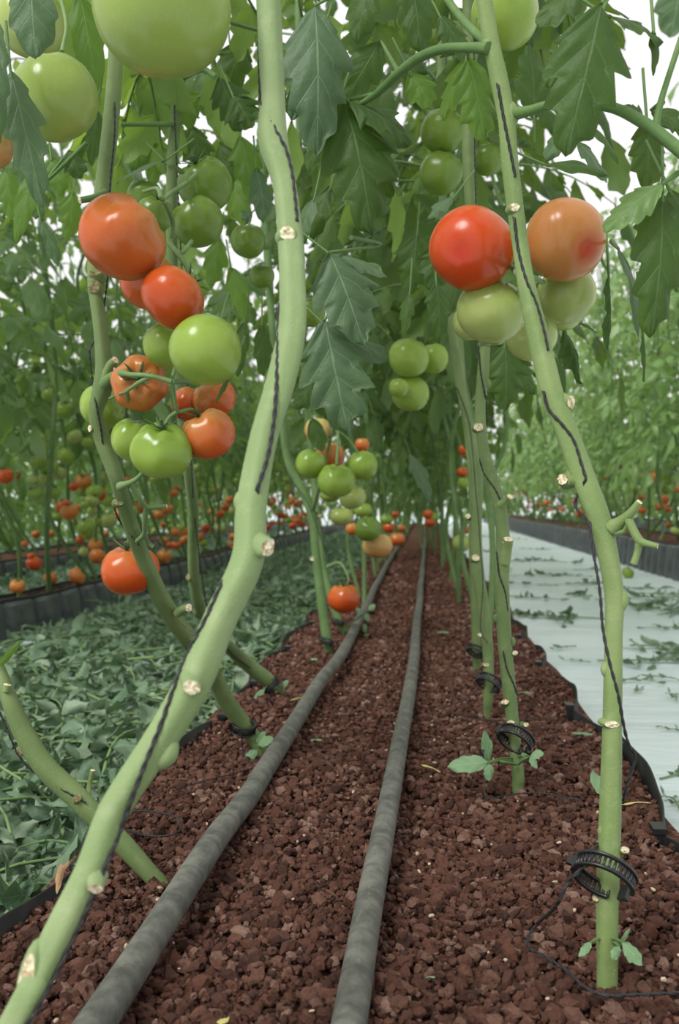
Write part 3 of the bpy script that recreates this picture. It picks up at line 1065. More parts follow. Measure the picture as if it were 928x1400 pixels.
# --- left plants with the big fruit trusses
S2 = Plant('hairy green stem on the left carrying the big red and green tomatoes', [(362, 1030, 1.15, 20), (338, 998, 1.15, 22), (310, 960, 1.13, 24), (288, 918, 1.10, 24), (262, 880, 1.06, 25), (232, 840, 1.02, 25), (205, 785, .98, 23), (178, 715, .94, 21), (160, 655, .91, 21), (140, 600, .90, 22), (131, 565, .89, 19), (140, 530, .89, 26), (142, 500, .89, 24), (137, 450, .89, 19), (131, 400, .89, 19), (130, 375, .89, 20), (134, 320, .89, 22), (142, 250, .89, 22), (152, 170, .88, 22), (158, 90, .87, 20), (160, 0, .87, 20), (160, -60, .87, 20)], mat='stem_mid', hair=1400, sides=20, n=260)
S2.scar(129, 392, 15, 18, (0, .1), .0015, 2); S2.scar(131, 374, 17, 10, (0, .6), .002, 2)
S2.scar(126, 586, 8, 9, (-.8, 0), .003); S2.scar(163, 686, 15, 10, (.1, .1), .001, 2)
S2.stalk('cut_stub', [(142, 520, .885, 13), (150, 500, .88, 11), (158, 492, .875, 11)], 'stem', True)
S2.stalk('cut_stub', [(243, 838, 1.01, 14), (250, 833, 1.0, 12), (258, 831, .99, 11)], 'stem', True)
S2.stalk('cut_stub', [(296, 925, 1.1, 12), (300, 910, 1.09, 10)], 'stem', False)
S2.bump(124, 552, 10)
S2.stalk('side_branch', [(145, 262, .88, 9), (128, 270, .87, 9), (109, 274, .86, 9)], 'petiole', True)
tr = .88
S2.branches('fruit_truss', [
    [(143, 525, .885, 18), (155, 514, .87, 13), (167, 510, .85, 10), (178, 512, .82, 7), (200, 513, .80, 6), (222, 518, .80, 7), (235, 522, .80, 8)],
    [(172, 536, .84, 5), (190, 523, .81, 6), (205, 515, .80, 6)],
    [(235, 522, .80, 8), (252, 522, .82, 6), (268, 526, .83, 5)], [(235, 522, .80, 7), (238, 540, .81, 6), (243, 562, .82, 6), (262, 560, .83, 5), (275, 572, .85, 4)],
    [(243, 562, .82, 6), (232, 570, .82, 5), (226, 580, .82, 5)], [(236, 515, .80, 6), (240, 500, .82, 5), (248, 470, .86, 5)],
    [(174, 535, .84, 5), (176, 552, .86, 5), (186, 566, .88, 5)], [(172, 536, .84, 5), (160, 540, .86, 4), (150, 545, .88, 4)], [(234, 525, .81, 7), (239, 560, .9, 6), (240, 590, .92, 5)]])
S2.branches('fruit_truss', [[(232, 333, .86, 8), (245, 350, .84, 7), (256, 366, .83, 6), (268, 385, .82, 5)], [(240, 345, .85, 7), (250, 345, .88, 6), (262, 330, .92, 6)], [(256, 366, .83, 6), (262, 390, .82, 5), (262, 410, .81, 5)],
                            [(196, 262, .86, 5), (215, 258, .84, 6), (222, 272, .82, 7), (236, 262, .90, 6), (255, 250, 1.0, 6), (268, 238, 1.02, 6)], [(225, 275, .82, 7), (235, 300, .85, 8), (235, 325, .86, 8)]])
S2.branches('fruit_truss', [[(165, 665, .90, 14), (172, 662, .89, 9), (185, 656, .88, 7), (197, 645, .87, 6)], [(177, 660, .89, 7), (190, 680, .90, 7), (200, 693, .91, 7), (228, 692, .91, 6)], [(200, 693, .91, 8), (198, 715, .92, 7), (197, 730, .93, 7), (187, 740, .94, 6)], [(197, 730, .93, 7), (203, 742, .94, 6), (209, 747, .94, 6)]], 'truss', True)
tw = stem_twine(S2, [(122, 480), (125, 510), (130, 545), (137, 580), (140, 605)], .0009)
tw2 = stem_twine(S2, [(155, 690), (163, 712), (180, 733), (192, 748)], .0009)
tw3 = stem_twine(S2, [(192, 782), (205, 805), (222, 825), (240, 845), (254, 860)], .0009)
up = spline(np.array([P(160, -60, .895), P(153, 60, .875), P(157, 170, .87), P(150, 260, .875), P(147, 380, .88)]), 60)
twine('black twine twisting around the hairy left stem beside the large tomatoes', np.vstack([up, spline(np.vstack([up[-1], S2.path[S2.near(137, 440)] + FW * .008, tw[0]]), 10), tw, spline(np.vstack([tw[-1], S2.path[S2.near(150, 650)] + FW * .010, tw2[0]]), 16), tw2, spline(np.vstack([tw2[-1], S2.path[S2.near(200, 775)] + FW * .011, tw3[0]]), 12), tw3]), .0009)

S3 = Plant('thinner green stem behind the thick leaning stem, clipped near the trough edge', [(388, 950, 1.5, 13), (365, 930, 1.49, 20), (335, 905, 1.47, 19), (308, 880, 1.42, 17), (285, 855, 1.37, 16), (270, 820, 1.32, 16), (264, 770, 1.28, 15), (264, 700, 1.24, 15), (258, 645, 1.20, 15), (248, 560, 1.17, 14), (240, 450, 1.14, 13), (235, 330, 1.12, 15), (236, 220, 1.1, 16), (241, 150, 1.1, 15), (247, 90, 1.1, 16), (250, 0, 1.1, 16), (250, -60, 1.1, 16)], mat='stem_mid', hair=700, n=200)
S3.scar(259, 789, 9, 9, (-.8, 0), .003, 2); S3.bump(267, 838, 14)
S3.stalk('side_branch', [(238, 170, 1.09, 8), (215, 170, 1.08, 7), (165, 170, 1.06, 6)], 'petiole')
S3.stalk('side_branch', [(243, 110, 1.09, 8), (275, 95, 1.06, 8), (295, 105, 1.04, 7)], 'petiole')
tw = spline(np.array([P(240, 60, 1.09), P(239, 130, 1.088), P(241, 215, 1.09), P(262, 640, 1.185), P(264, 680, 1.225), P(270, 740, 1.25), P(278, 800, 1.27), P(285, 835, 1.30), P(310, 886, 1.41), P(330, 905, 1.45), P(350, 918, 1.475)]), 200)
twine('black twine hanging along the thinner left stem behind the leaning one', tw, .0009)
clip('black stem clip with a square front low on the left stem by the drip pipe', 333, 995, 1.14, 15, (.15, -.35, .9), .8, .011)
clip('black stem clip on the slanted left stem next to the black trough edge', 372, 938, 1.485, 11, (-.75, -.1, .65), .9, .010)
S2.shoot([(352, 1018, 372, 1008, 20, 1.12), (352, 1024, 330, 1045, 18, 1.13), (350, 1015, 362, 1000, 13, 1.14)])
S3.shoot([(362, 942, 345, 956, 10, 1.47), (385, 940, 393, 930, 10, 1.49)])
twine('thin black twine trailing on the gravel beside the left drip pipe', spline(np.array([G(330, 1003, .03), G(333, 1030, .004), G(345, 1048, .003), G(325, 1056, .003), G(290, 1065, .003), G(255, 1075, .003), G(235, 1082, .003)]), 60), .0007, name='twine')

# --- right front plant
S4 = Plant('front right green stem rising from the gravel between the two big ripening tomatoes', [(830, 1322, .618, 28), (830, 1296, .618, 29), (830, 1240, .62, 30), (833, 1165, .625, 30), (835, 1100, .63, 29), (837, 1000, .635, 26), (838, 930, .64, 25), (839, 870, .645, 24), (840, 815, .65, 26), (830, 755, .652, 28), (817, 707, .655, 31), (795, 650, .66, 32), (774, 590, .665, 30), (756, 545, .67, 30), (744, 500, .675, 30), (730, 440, .68, 28), (718, 380, .685, 23), (711, 330, .69, 22), (704, 280, .69, 23), (697, 220, .69, 23), (693, 165, .69, 23), (683, 110, .69, 24), (671, 55, .69, 22), (662, 0, .69, 22), (652, -60, .69, 22)], hair=1600, sides=24, n=320)
S4.scar(703, 284, 14, 11, (0, 0), .001); S4.scar(775, 550, 14, 18, (.6, -.1), .004); S4.scar(772, 657, 14, 15, (-.5, .1), .007)
S4.scar(836, 990, 20, 9, (0, 0), .0008); S4.scar(849, 1163, 14, 9, (.5, .5), .004); S4.scar(815, 1228, 9, 7, (-.5, .3), .003)
S4.stalk('node', [(796, 655, .66, 20), (783, 657, .658, 17), (774, 657, .655, 15)], 'stem'); S4.bump(854, 820, 22); S4.bump(824, 915, 14); S4.bump(820, 1136, 14); S4.bump(778, 656, 18); S4.bump(728, 482, 14); S4.bump(704, 155, 24); S4.bump(664, 66, 22)
S4.branches('fruit_truss', [[(836, 722, .65, 24), (850, 712, .645, 15), (862, 702, .64, 13), (874, 686, .635, 9)], [(858, 708, .642, 13), (864, 722, .64, 12), (874, 739, .638, 12), (887, 744, .635, 9), (899, 747, .633, 8)], [(874, 739, .638, 11), (871, 755, .64, 9), (866, 771, .64, 10)], [(840, 728, .648, 10), (852, 726, .646, 8), (858, 718, .643, 8)]], 'stem', True, 10)
S4.stalk('leaf_stalk', [(668, 66, .685, 18), (640, 65, .70, 14), (605, 67, .72, 14), (575, 78, .74, 14), (545, 100, .77, 13), (515, 128, .80, 10), (480, 150, .83, 6)], 'petiole')
S4.stalk('leaf_stalk', [(700, 156, .69, 20), (722, 152, .68, 15), (755, 143, .67, 14), (800, 143, .66, 14), (840, 148, .655, 15), (880, 168, .65, 17), (910, 190, .645, 18), (940, 215, .64, 18)], 'petiole')
S4.stalk('leaf_stalk', [(896, 172, .65, 11), (903, 140, .65, 9), (912, 110, .65, 8), (925, 70, .65, 8), (935, 40, .65, 8)], 'petiole')
S4.stalk('leaf_stalk', [(668, 60, .69, 14), (645, 40, .71, 12), (625, 18, .73, 11), (605, -10, .75, 10)], 'petiole')
S4.branches('fruit_truss', [[(708, 375, .70, 9), (706, 374, .75, 8), (700, 365, .81, 7)], [(716, 378, .70, 9), (730, 380, .74, 8), (742, 386, .79, 7)], [(710, 385, .71, 8), (712, 395, .76, 7), (700, 405, .80, 6)]])
S4.shoot([(846, 1293, 838, 1312, 17, .605), (850, 1288, 880, 1318, 30, .60), (846, 1293, 861, 1272, 8, .61), (808, 1288, 792, 1308, 14, .61)])
tw = stem_twine(S4, [(681, 120), (688, 160), (697, 205), (704, 240)], .0011)
tw2 = stem_twine(S4, [(703, 300), (708, 340), (719, 382), (733, 415), (743, 450), (749, 478)], .0011)
tw3 = stem_twine(S4, [(743, 537), (750, 560), (768, 580), (784, 602), (794, 632), (801, 655)], .0011)
tail = spline(np.array([P(806, 715, .64), P(812, 760, .632), P(820, 810, .624), P(824, 860, .62), P(833, 905, .615), P(845, 950, .612), P(852, 990, .615), P(859, 1018, .62), P(868, 1033, .625), P(863, 1055, .628), P(856, 1078, .63), P(851, 1098, .635)]), 120)
mid1 = spline(np.vstack([tw[-1], S4.path[S4.near(700, 270)] + FW * .009, tw2[0]]), 10)
mid2 = spline(np.vstack([tw2[-1], S4.path[S4.near(755, 512)] + FW * .014, tw3[0]]), 12)
mid3 = spline(np.vstack([tw3[-1], S4.path[S4.near(812, 690)] + FW * .001 + RT * -.012, tail[0]]), 12)
up = spline(np.vstack([P(668, -60, .70), P(671, 60, .70), tw[0]]), 20)
twine('black twine spiralling round the front right stem and hanging loose at its side', np.vstack([up, tw, mid1, tw2, mid2, tw3, mid3, tail]), .0011)
clip('open black ladder clip around the front right stem just above the gravel', 826, 1197, .605, 40, .45 * RT + .62 * FW + .62 * UP, .95, .0085, (0, 70))
twine('black twine looping over the gravel from the front right stem clip', spline(np.array([P(820, 1150, .63), P(795, 1187, .60), P(777, 1205, .60), P(760, 1238, .605), G(735, 1262, .010), G(721, 1283, .005), G(724, 1296, .004), G(745, 1308, .004), G(776, 1328, .004), G(800, 1350, .004), G(830, 1361, .004), G(870, 1360, .004), G(940, 1357, .004), G(990, 1357, .004)]), 160), .0012, name='twine')

# --- second right plant
S5 = Plant('second green stem on the right, with a big leafy side shoot at its foot', [(708, 1074, 1.02, 16), (708, 1060, 1.02, 17), (703, 1010, 1.025, 17), (697, 950, 1.03, 18), (690, 880, 1.035, 19), (686, 800, 1.04, 20), (688, 750, 1.04, 19), (684, 700, 1.045, 18), (672, 655, 1.05, 17), (660, 610, 1.05, 15), (656, 560, 1.05, 15), (660, 510, 1.05, 16), (662, 460, 1.05, 14), (655, 380, 1.04, 14), (645, 290, 1.04, 16), (641, 220, 1.04, 17), (640, 150, 1.04, 16), (640, 60, 1.04, 16), (640, -60, 1.04, 16)], mat='stem_mid', hair=700, n=240)
S5.stalk('cut_stub', [(684, 690, 1.04, 12), (692, 684, 1.035, 9), (697, 679, 1.03, 9)], 'stem', True)
S5.stalk('cut_stub', [(690, 770, 1.035, 15), (693, 750, 1.03, 14), (695, 737, 1.025, 14)], 'stem', True)
S5.scar(692, 743, 11, 8, (-.2, .4), .002); S5.scar(654, 584, 13, 11, (-.2, 0), .002); S5.scar(691, 961, 11, 7, (-.4, .5), .004); S5.scar(702, 893, 10, 6, (.5, .2), .003); S5.scar(717, 991, 9, 6, (.5, .3), .003); S5.scar(699, 989, 10, 8, (-.5, .3), .003)
S5.bump(676, 845, 8); S5.bump(669, 525, 9); S5.bump(703, 877, 8)
S5.scar(662, 464, 12, 9, (-.2, .9), .002)
S5.shoot([(668, 1042, 665, 1000, 22, 1.0), (667, 1042, 612, 1045, 34, .99), (668, 1043, 669, 1068, 20, .985), (724, 1034, 742, 1028, 18, .99), (724, 1034, 735, 1050, 14, .985), (722, 1035, 714, 1030, 10, 1.0)])
S5.stalk('side_branch', [(705, 1045, 1.01, 4), (690, 1042, 1.0, 4), (668, 1040, 1.0, 3)], 'petiole')
S5.stalk('side_branch', [(708, 1045, 1.0, 4), (716, 1038, .99, 4), (726, 1034, .99, 3)], 'petiole')
tw = stem_twine(S5, [(654, 470), (657, 510), (664, 545), (666, 575)], .0009)
tw2 = stem_twine(S5, [(656, 632), (663, 650), (676, 668), (683, 682)], .0009)
tw3 = stem_twine(S5, [(679, 757), (682, 785), (690, 808), (694, 835)], .0009)
tw4 = stem_twine(S5, [(688, 893), (693, 915), (702, 935), (706, 948)], .0009)
j = lambda a, b, x, y: spline(np.vstack([a[-1], S5.path[S5.near(x, y)] + FW * .011, b[0]]), 12)
twine('black twine wound along the second right stem down to its clip', np.vstack([spline(np.array([P(648, -60, 1.03), P(648, 120, 1.03), P(650, 260, 1.028), P(655, 400, 1.03)]), 30), tw, j(tw, tw2, 662, 605), tw2, j(tw2, tw3, 688, 720), tw3, j(tw3, tw4, 692, 865), tw4]), .0009)
clip('tilted black ladder clip on the second right stem above its side shoot', 705, 1010, 1.01, 23, .5 * RT + .6 * FW + .6 * UP, .9, .010, (0, 60))
twine('black twine lying on the gravel in front of the second right stem', spline(np.array([P(688, 1003, 1.01), G(678, 1010, .02), P(661, 1024, 1.0), G(662, 1045, .03), G(663, 1088, .003), G(675, 1091, .003), G(700, 1086, .003), G(735, 1084, .003), G(765, 1089, .003), G(795, 1094, .003)]), 90), .0009, name='twine')

# --- third and fourth right plants
S6 = Plant('third green stem from the front on the right, crossing behind the second', [(666, 973, 1.39, 11), (667, 950, 1.39, 14), (667, 890, 1.40, 15), (660, 830, 1.40, 17), (653, 780, 1.40, 17), (651, 720, 1.40, 15), (652, 660, 1.41, 16), (648, 620, 1.42, 16), (638, 570, 1.43, 14), (626, 510, 1.44, 13), (618, 450, 1.45, 12), (612, 400, 1.46, 11), (606, 300, 1.46, 11), (604, 150, 1.46, 11), (600, -60, 1.46, 11)], mat='stem_mid', hair=300, n=200)
S6.scar(650, 763, 10, 9, (0, .2), .003); S6.scar(641, 706, 8, 7, (-.5, .1), .004); S6.scar(664, 909, 8, 5, (0, .2), .002); S6.scar(657, 868, 7, 5, (-.7, .2), .002)
twine('black twine running down the third right stem', np.vstack([stem_twine(S6, [(624, 530), (634, 555), (642, 580)], .0009), spline(np.array([P(648, 640, 1.39), P(650, 670, 1.39), P(654, 710, 1.385), P(657, 755, 1.385), P(660, 800, 1.385), P(657, 860, 1.385), P(667, 880, 1.385)]), 40)]), .0008)
clip('black clip with a pale leaf scrap on the third right stem', 669, 933, 1.38, 16, .5 * RT + .55 * FW + .65 * UP, .8, .011)
twine('black twine crossing the gravel behind the second right stem', spline(np.array([P(658, 934, 1.38), G(650, 945, .01), G(632, 958, .003), G(608, 968, .003), G(625, 977, .003), G(660, 984, .003), G(700, 985, .003), G(760, 984, .003)]), 60), .0009, name='twine')
S6b = Plant('slim green stem hidden partly behind the third right stem', [(651, 908, 1.79, 10), (651, 880, 1.79, 12), (648, 800, 1.80, 12), (646, 730, 1.80, 11), (645, 660, 1.81, 10), (640, 600, 1.82, 10), (633, 540, 1.83, 10), (628, 450, 1.84, 9), (620, 300, 1.84, 9), (615, 0, 1.84, 9)], mat='stem_mid', n=120)
clip('black clip low on the slim stem behind the third right stem', 650, 890, 1.77, 11, .4 * RT + .55 * FW + .7 * UP, .9, .009)

# --- mid left plants with the green cluster
S7 = Plant('mid left twisted stem standing beside the left drip pipe under the green cluster', [(450, 893, 1.95, 11), (446, 870, 1.95, 13), (438, 810, 1.96, 13), (431, 750, 1.97, 12), (427, 705, 1.98, 13), (412, 668, 1.99, 12), (397, 640, 2.0, 11), (389, 605, 2.0, 10), (386, 570, 2.0, 10), (378, 500, 2.0, 10), (371, 430, 2.0, 10), (366, 350, 2.0, 11), (360, 250, 2.0, 10), (356, 0, 2.0, 10)], 'stem_dark', hair=200, n=180)
S7.scar(428, 764, 8, 6, (0, 0), .002); S7.scar(436, 705, 7, 6, (.7, 0), .003)
clip('black clip at the foot of the mid left stem beside the drip pipe', 447, 877, 1.93, 9, (.3, .3, .9), .9, .008)
S8 = Plant('mid left straight stem behind the twisted one, leaning to the drip pipe', [(472, 866, 2.24, 9), (460, 842, 2.24, 11), (445, 790, 2.25, 11), (436, 735, 2.26, 10), (431, 680, 2.27, 9), (426, 620, 2.28, 9), (420, 560, 2.28, 10), (414, 450, 2.28, 9), (410, 300, 2.28, 9), (408, 0, 2.28, 9)], 'stem_dark', hair=150, n=140)
S8.shoot([(496, 868, 508, 870, 9, 2.2), (498, 852, 500, 866, 9, 2.2), (503, 835, 512, 826, 12, 2.2), (494, 840, 487, 830, 10, 2.2), (500, 838, 504, 850, 11, 2.2)], (470, 862, 2.22))
clip('black clip on the straight mid left stem close to the red tomato', 463, 851, 2.22, 7, (.3, .3, .9), .9, .008)
twine('black twine crossing both mid left stems on a slant', spline(np.array([P(389, 640, 1.98), P(400, 660, 1.97), P(418, 682, 1.955), P(430, 712, 1.95), P(442, 745, 1.94), P(452, 770, 1.95)]), 40), .0009)
S7.branches('fruit_truss', [[(427, 700, 1.98, 7), (440, 650, 1.9, 5), (452, 600, 1.86, 4), (455, 585, 1.85, 4), (462, 595, 1.85, 4), (460, 635, 1.84, 4)], [(455, 585, 1.85, 4), (475, 600, 1.87, 4), (490, 620, 1.88, 4)], [(452, 600, 1.86, 4), (440, 605, 1.84, 4), (430, 615, 1.83, 4)]])
S8.branches('fruit_truss', [[(447, 775, 2.24, 5), (465, 770, 2.22, 4), (476, 790, 2.2, 3), (474, 800, 2.2, 3)]])
# ------------------------------------------------------------------ tomatoes
def tomato_mesh(name, mat, oblate=.86, k=6, amp=.02, split=0., seed=0, nu=40, nv=26, dent=.2):
    r = np.random.default_rng(seed)
    th = np.linspace(0, PI, nv)[:, None]; ph = np.linspace(0, 2 * PI, nu, endpoint=False)[None, :]
    sh = .5 + .5 * np.cos(th)
    rr = 1 + amp * np.cos(k * ph + r.uniform(0, 6)) * (.25 + sh) * np.sin(th) + amp * .6 * np.cos((k - 2) * ph + r.uniform(0, 6)) * sh
    if split:
        c = np.abs(np.sin(ph + r.uniform(0, .1)))
        rr = rr * (1 - split * np.exp(-(c / .28) ** 2) * (np.cos(ph) > 0) * np.sin(th) * (.35 + sh))
    rr = rr + .02 * np.cos(2 * ph + r.uniform(0, 6)) * np.sin(th)
    x = rr * np.sin(th) ** .92 * np.cos(ph); y = rr * np.sin(th) ** .92 * np.sin(ph)
    z = oblate * np.cos(th) * np.ones_like(ph) * (1 + .03 * np.cos(ph + 1))
    z = z - dent * np.exp(-(th / .38) ** 2) + .02 * np.exp(-((PI - th) / .16) ** 2)
    z = z + amp * 1.1 * np.cos(k * ph + .5) * np.exp(-((th - .55) / .35) ** 2)
    V = np.stack([x, y, z], -1)
    V = V[1:-1].reshape(-1, 3)
    top = np.array([[0, 0, oblate - dent]]); bot = np.array([[0, 0, -oblate + .035]])
    n = nv - 2
    i = np.arange(n - 1)[:, None] * nu; j = np.arange(nu)[None, :]; j2 = (j + 1) % nu
    Q = np.stack([i + j, i + nu + j, i + nu + j2, i + j2], -1).reshape(-1, 4)
    mb = MB()
    mb.add(np.vstack([V, top, bot]), Q)
    a = n * nu
    f = np.array([[a, q, (q + 1) % nu] for q in range(nu)] + [[a + 1, (n - 1) * nu + (q + 1) % nu, (n - 1) * nu + q] for q in range(nu)])
    mb.f.append(f); mb.mi.append(np.zeros(len(f), int))
    return mb.mesh(name, mat)


def calyx_mesh(oblate, seed, size=.55, up=.25):
    r = np.random.default_rng(seed)
    mb = MB()
    z0 = oblate - .2
    for q in range(6):
        a = q * PI / 3 + r.uniform(-.2, .2); L = size * r.uniform(.8, 1.25); w = .055
        d = np.array([math.cos(a), math.sin(a), 0]); s = np.array([-math.sin(a), math.cos(a), 0])
        t = np.linspace(0, 1, 8)
        curl = r.uniform(.2, .7)
        c = d * (t * L * .95)[:, None] + np.array([0, 0, 1.0]) * (z0 + .03 + up * np.sin(t * 1.7) * curl + .14 * t + .10 * (t > .3) * (t - .3))[:, None]
        wd = (w * np.sin(np.clip(t * .9 + .12, 0, 1) * PI) ** .7)[:, None]
        A = np.stack([c - s * wd, c + np.array([0, 0, .03]) * (1 - t[:, None]), c + s * wd, c - np.array([0, 0, .018])], 1)
        i = np.arange(7)[:, None] * 4; j = np.arange(4)[None, :]; j2 = (j + 1) % 4
        mb.add(A.reshape(-1, 3), np.stack([i + j, i + j2, i + 4 + j2, i + 4 + j], -1).reshape(-1, 4))
    tube(mb, spline(np.array([[0, 0, z0 - .05], [0, 0, z0 + .12], [.03, .02, z0 + .32]]), 6), [.07, .065, .06, .055, .055, .06], 7)
    return mb.mesh('calyx', M['calyx'])


N_T = [0]


def tomato(label, px, py, w, h, d, mat, axis=(0, .9, .3), k=6, amp=.02, split=0., group=None, calyx=False, spin=None, dent=.2, ob=None, lowres=False):
    N_T[0] += 1
    seed = N_T[0] * 13 + 5
    c = P(px, py, d)
    vf = nrm(ray(px, py)); vr = nrm(np.cross(vf, UP)); vu = np.cross(vr, vf)
    ax = nrm(vr * axis[0] + vu * axis[1] - vf * axis[2])
    a = nrm(axis)
    if ob is None:
        ob = min(.98, max(.74, h / w)) if abs(a[1]) > .75 else .86
    size = max(w, h * .98) if abs(a[2]) < .7 else (w + h) / 2
    if abs(a[1]) > .75: size = w
    s = size / 2 / F_PX * depth(c)
    o = link_mesh('tomato', tomato_mesh('tomato', M[mat], ob, k, amp, split, seed, *( (20, 13) if lowres else (44, 28)), dent=dent), None, c)
    q = Vector(ax).to_track_quat('Z', 'Y')
    r = np.random.default_rng(seed)
    e = q.to_matrix().to_4x4() @ Matrix.Rotation(r.uniform(0, 6.28) if spin is None else spin, 4, 'Z')
    o.rotation_euler = e.to_euler()
    o.scale = (s, s, s)
    tag(o, label, 'tomato', group)
    if calyx:
        link_mesh('calyx', calyx_mesh(ob, seed), o)
    return o


T = tomato
# top left
T('huge green tomato cut off by the top edge between two stems', 222, 12, 188, 180, .56, 'olive', (.05, .95, -.1), ob=.93)
T('big pale green tomato at the left edge under grey leaves', 76, 133, 116, 128, .74, 'olive', (-.2, .8, -.3), ob=.98)
T('pale green tomato above another, mostly hidden by a hanging grey leaf', 42, 32, 92, 96, .79, 'pale', (0, .9, -.2))
T('tomato cut off by the left edge below the big pale green one', -16, 200, 70, 62, .76, 'turning', (0, .9, -.2))
# left trusses
T('largest orange red tomato on the left stem, notched at its upper right', 168, 325, 121, 112, .79, 'orangered', (.55, .62, -.2), 5, .035, .10, dent=.32, ob=.9)
T('red tomato squeezed behind the largest orange red one', 205, 384, 82, 78, .86, 'orangered', (.4, .6, -.2))
T('glossy red tomato tilted under the largest orange red one', 236, 407, 92, 80, .79, 'red', (.55, .55, -.25), 5, .015, calyx=True, ob=.84)
T('bright glossy green tomato in the middle of the left cluster', 281, 479, 100, 95, .77, 'green', (.1, .7, -.62), 5, .012, ob=.92)
T('yellow green tomato behind the bright glossy green one', 229, 472, 66, 84, .85, 'green', (0, .9, -.2), ob=.95)
T('ribbed orange red tomato turning its green calyx to us', 191, 524, 78, 76, .87, 'orangered', (-.1, .25, .95), 6, .05, calyx=True, dent=.25, ob=.8)
T('small green tomato behind the hairy left stem', 140, 556, 62, 56, .93, 'green', (.4, .6, .3), 5, .04)
T('ribbed pale green tomato lowest in the left cluster', 221, 616, 87, 80, .82, 'green', (.0, .9, .25), 6, .05, .05, calyx=True, ob=.88)
T('green tomato tucked behind the lowest pale green one', 182, 601, 60, 58, .88, 'green', (.2, .85, .25), 5, .04)
T('lobed orange tomato at the right of the lowest green one', 284, 594, 74, 76, .84, 'orangered', (-.4, .75, .1), 5, .045, .06, calyx=True, ob=.9)
T('two lobed red tomato behind the lobed orange one', 293, 545, 60, 56, .92, 'orangered', (-.5, .6, .1), 4, .06, .12)
T('red tomato partly hidden behind the fruit stalk of the left cluster', 258, 553, 48, 56, .93, 'red', (.4, .7, .1), 4, .05)
T('single red tomato hanging low behind the hairy left stem', 177, 779, 79, 73, .99, 'red', (-.12, .93, .18), 5, .035, calyx=True, ob=.86)
# green fruit behind
T('upper green tomato with dark calyx behind the orange red one', 281, 252, 74, 74, 1.06, 'green_shade', (-.35, .7, .2), 5, .03, calyx=True)
T('round green tomato right of the orange red one', 270, 303, 70, 68, 1.0, 'green_shade', (-.4, .7, -.1), 5, .02)
T('green tomato peeping over the shoulder of the orange red one', 211, 293, 50, 66, .95, 'green_shade', (.2, .85, .1), 5, .03, calyx=True)
T('dark green tomato furthest back behind the orange red one', 198, 268, 48, 46, 1.0, 'green_shade', (0, .9, 0))
T('oval green tomato hanging left of the thick leaning stem', 339, 329, 48, 62, 1.16, 'green_shade', (.1, .9, 0), ob=.98)
T('green tomato half hidden by the thick leaning stem', 358, 377, 34, 40, 1.2, 'green_shade', (0, .9, 0))
T('green tomato showing between the thick stem and a grey leaf', 424, 426, 42, 46, 1.2, 'green_shade', (0, .9, 0))
# right pair and the pale ones under it
T('ripening red tomato left of the front right stem, blossom end towards us', 645, 340, 112, 119, .78, 'ripening', (.28, .10, -.95), 4, .02, ob=.95)
T('orange tomato right of the front right stem with a red blossom spot', 772, 328, 105, 117, .78, 'blush', (-.58, .28, -.77), 4, .02, ob=.95)
T('large pale green tomato under the ripening red one', 672, 425, 97, 83, .80, 'pale', (.2, .85, -.3), 4, .015, ob=.86)
T('pale green tomato under the orange one with a red spot', 774, 402, 81, 76, .83, 'pale', (-.2, .85, -.3), 4, .015)
T('lowest right pale green tomato, showing below another pale one', 768, 425, 62, 54, .88, 'pale', (-.1, .9, -.2), 4, .015)
T('pale green tomato behind the bend of the front right stem', 726, 457, 72, 70, .87, 'pale', (0, .8, -.4), 4, .015)
T('green tomato showing left behind the large pale green one', 645, 440, 52, 64, .90, 'pale', (.1, .9, -.1))
T('shaded tomato at the back of the pale cluster above a cut stem', 676, 452, 40, 40, .95, 'green', (0, .9, -.1))
T('green tomato at the top edge behind the front right stem', 690, 20, 92, 96, .86, 'green', (0, .95, -.1), ob=.98)
T('upper of two dark green tomatoes beside the thin shaded stem', 605, 180, 61, 63, 1.22, 'green_shade', (.3, .5, -.7))
T('lower of two dark green tomatoes beside the thin shaded stem', 603, 236, 59, 58, 1.22, 'green_shade', (.35, .7, -.3))
T('green tomato behind the front right stem level with the dark pair', 668, 218, 44, 62, 1.28, 'green_shade', (0, .9, -.1))
T('tiny green tomato high up near the leaf stalk', 592, 50, 22, 26, 1.1, 'green_shade', (0, .9, 0))
T('small green tomato at the top beside the tiny one', 620, 45, 34, 38, 1.1, 'green_shade', (0, .9, 0))
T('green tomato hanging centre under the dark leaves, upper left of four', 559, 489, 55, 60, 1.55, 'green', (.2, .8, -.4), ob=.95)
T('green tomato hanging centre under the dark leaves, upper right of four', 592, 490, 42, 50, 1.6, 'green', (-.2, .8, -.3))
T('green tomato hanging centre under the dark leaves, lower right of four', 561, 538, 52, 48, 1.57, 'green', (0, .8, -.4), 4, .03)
T('smallest green tomato hanging centre under the dark leaves', 545, 530, 27, 28, 1.52, 'green', (.1, .8, -.4))
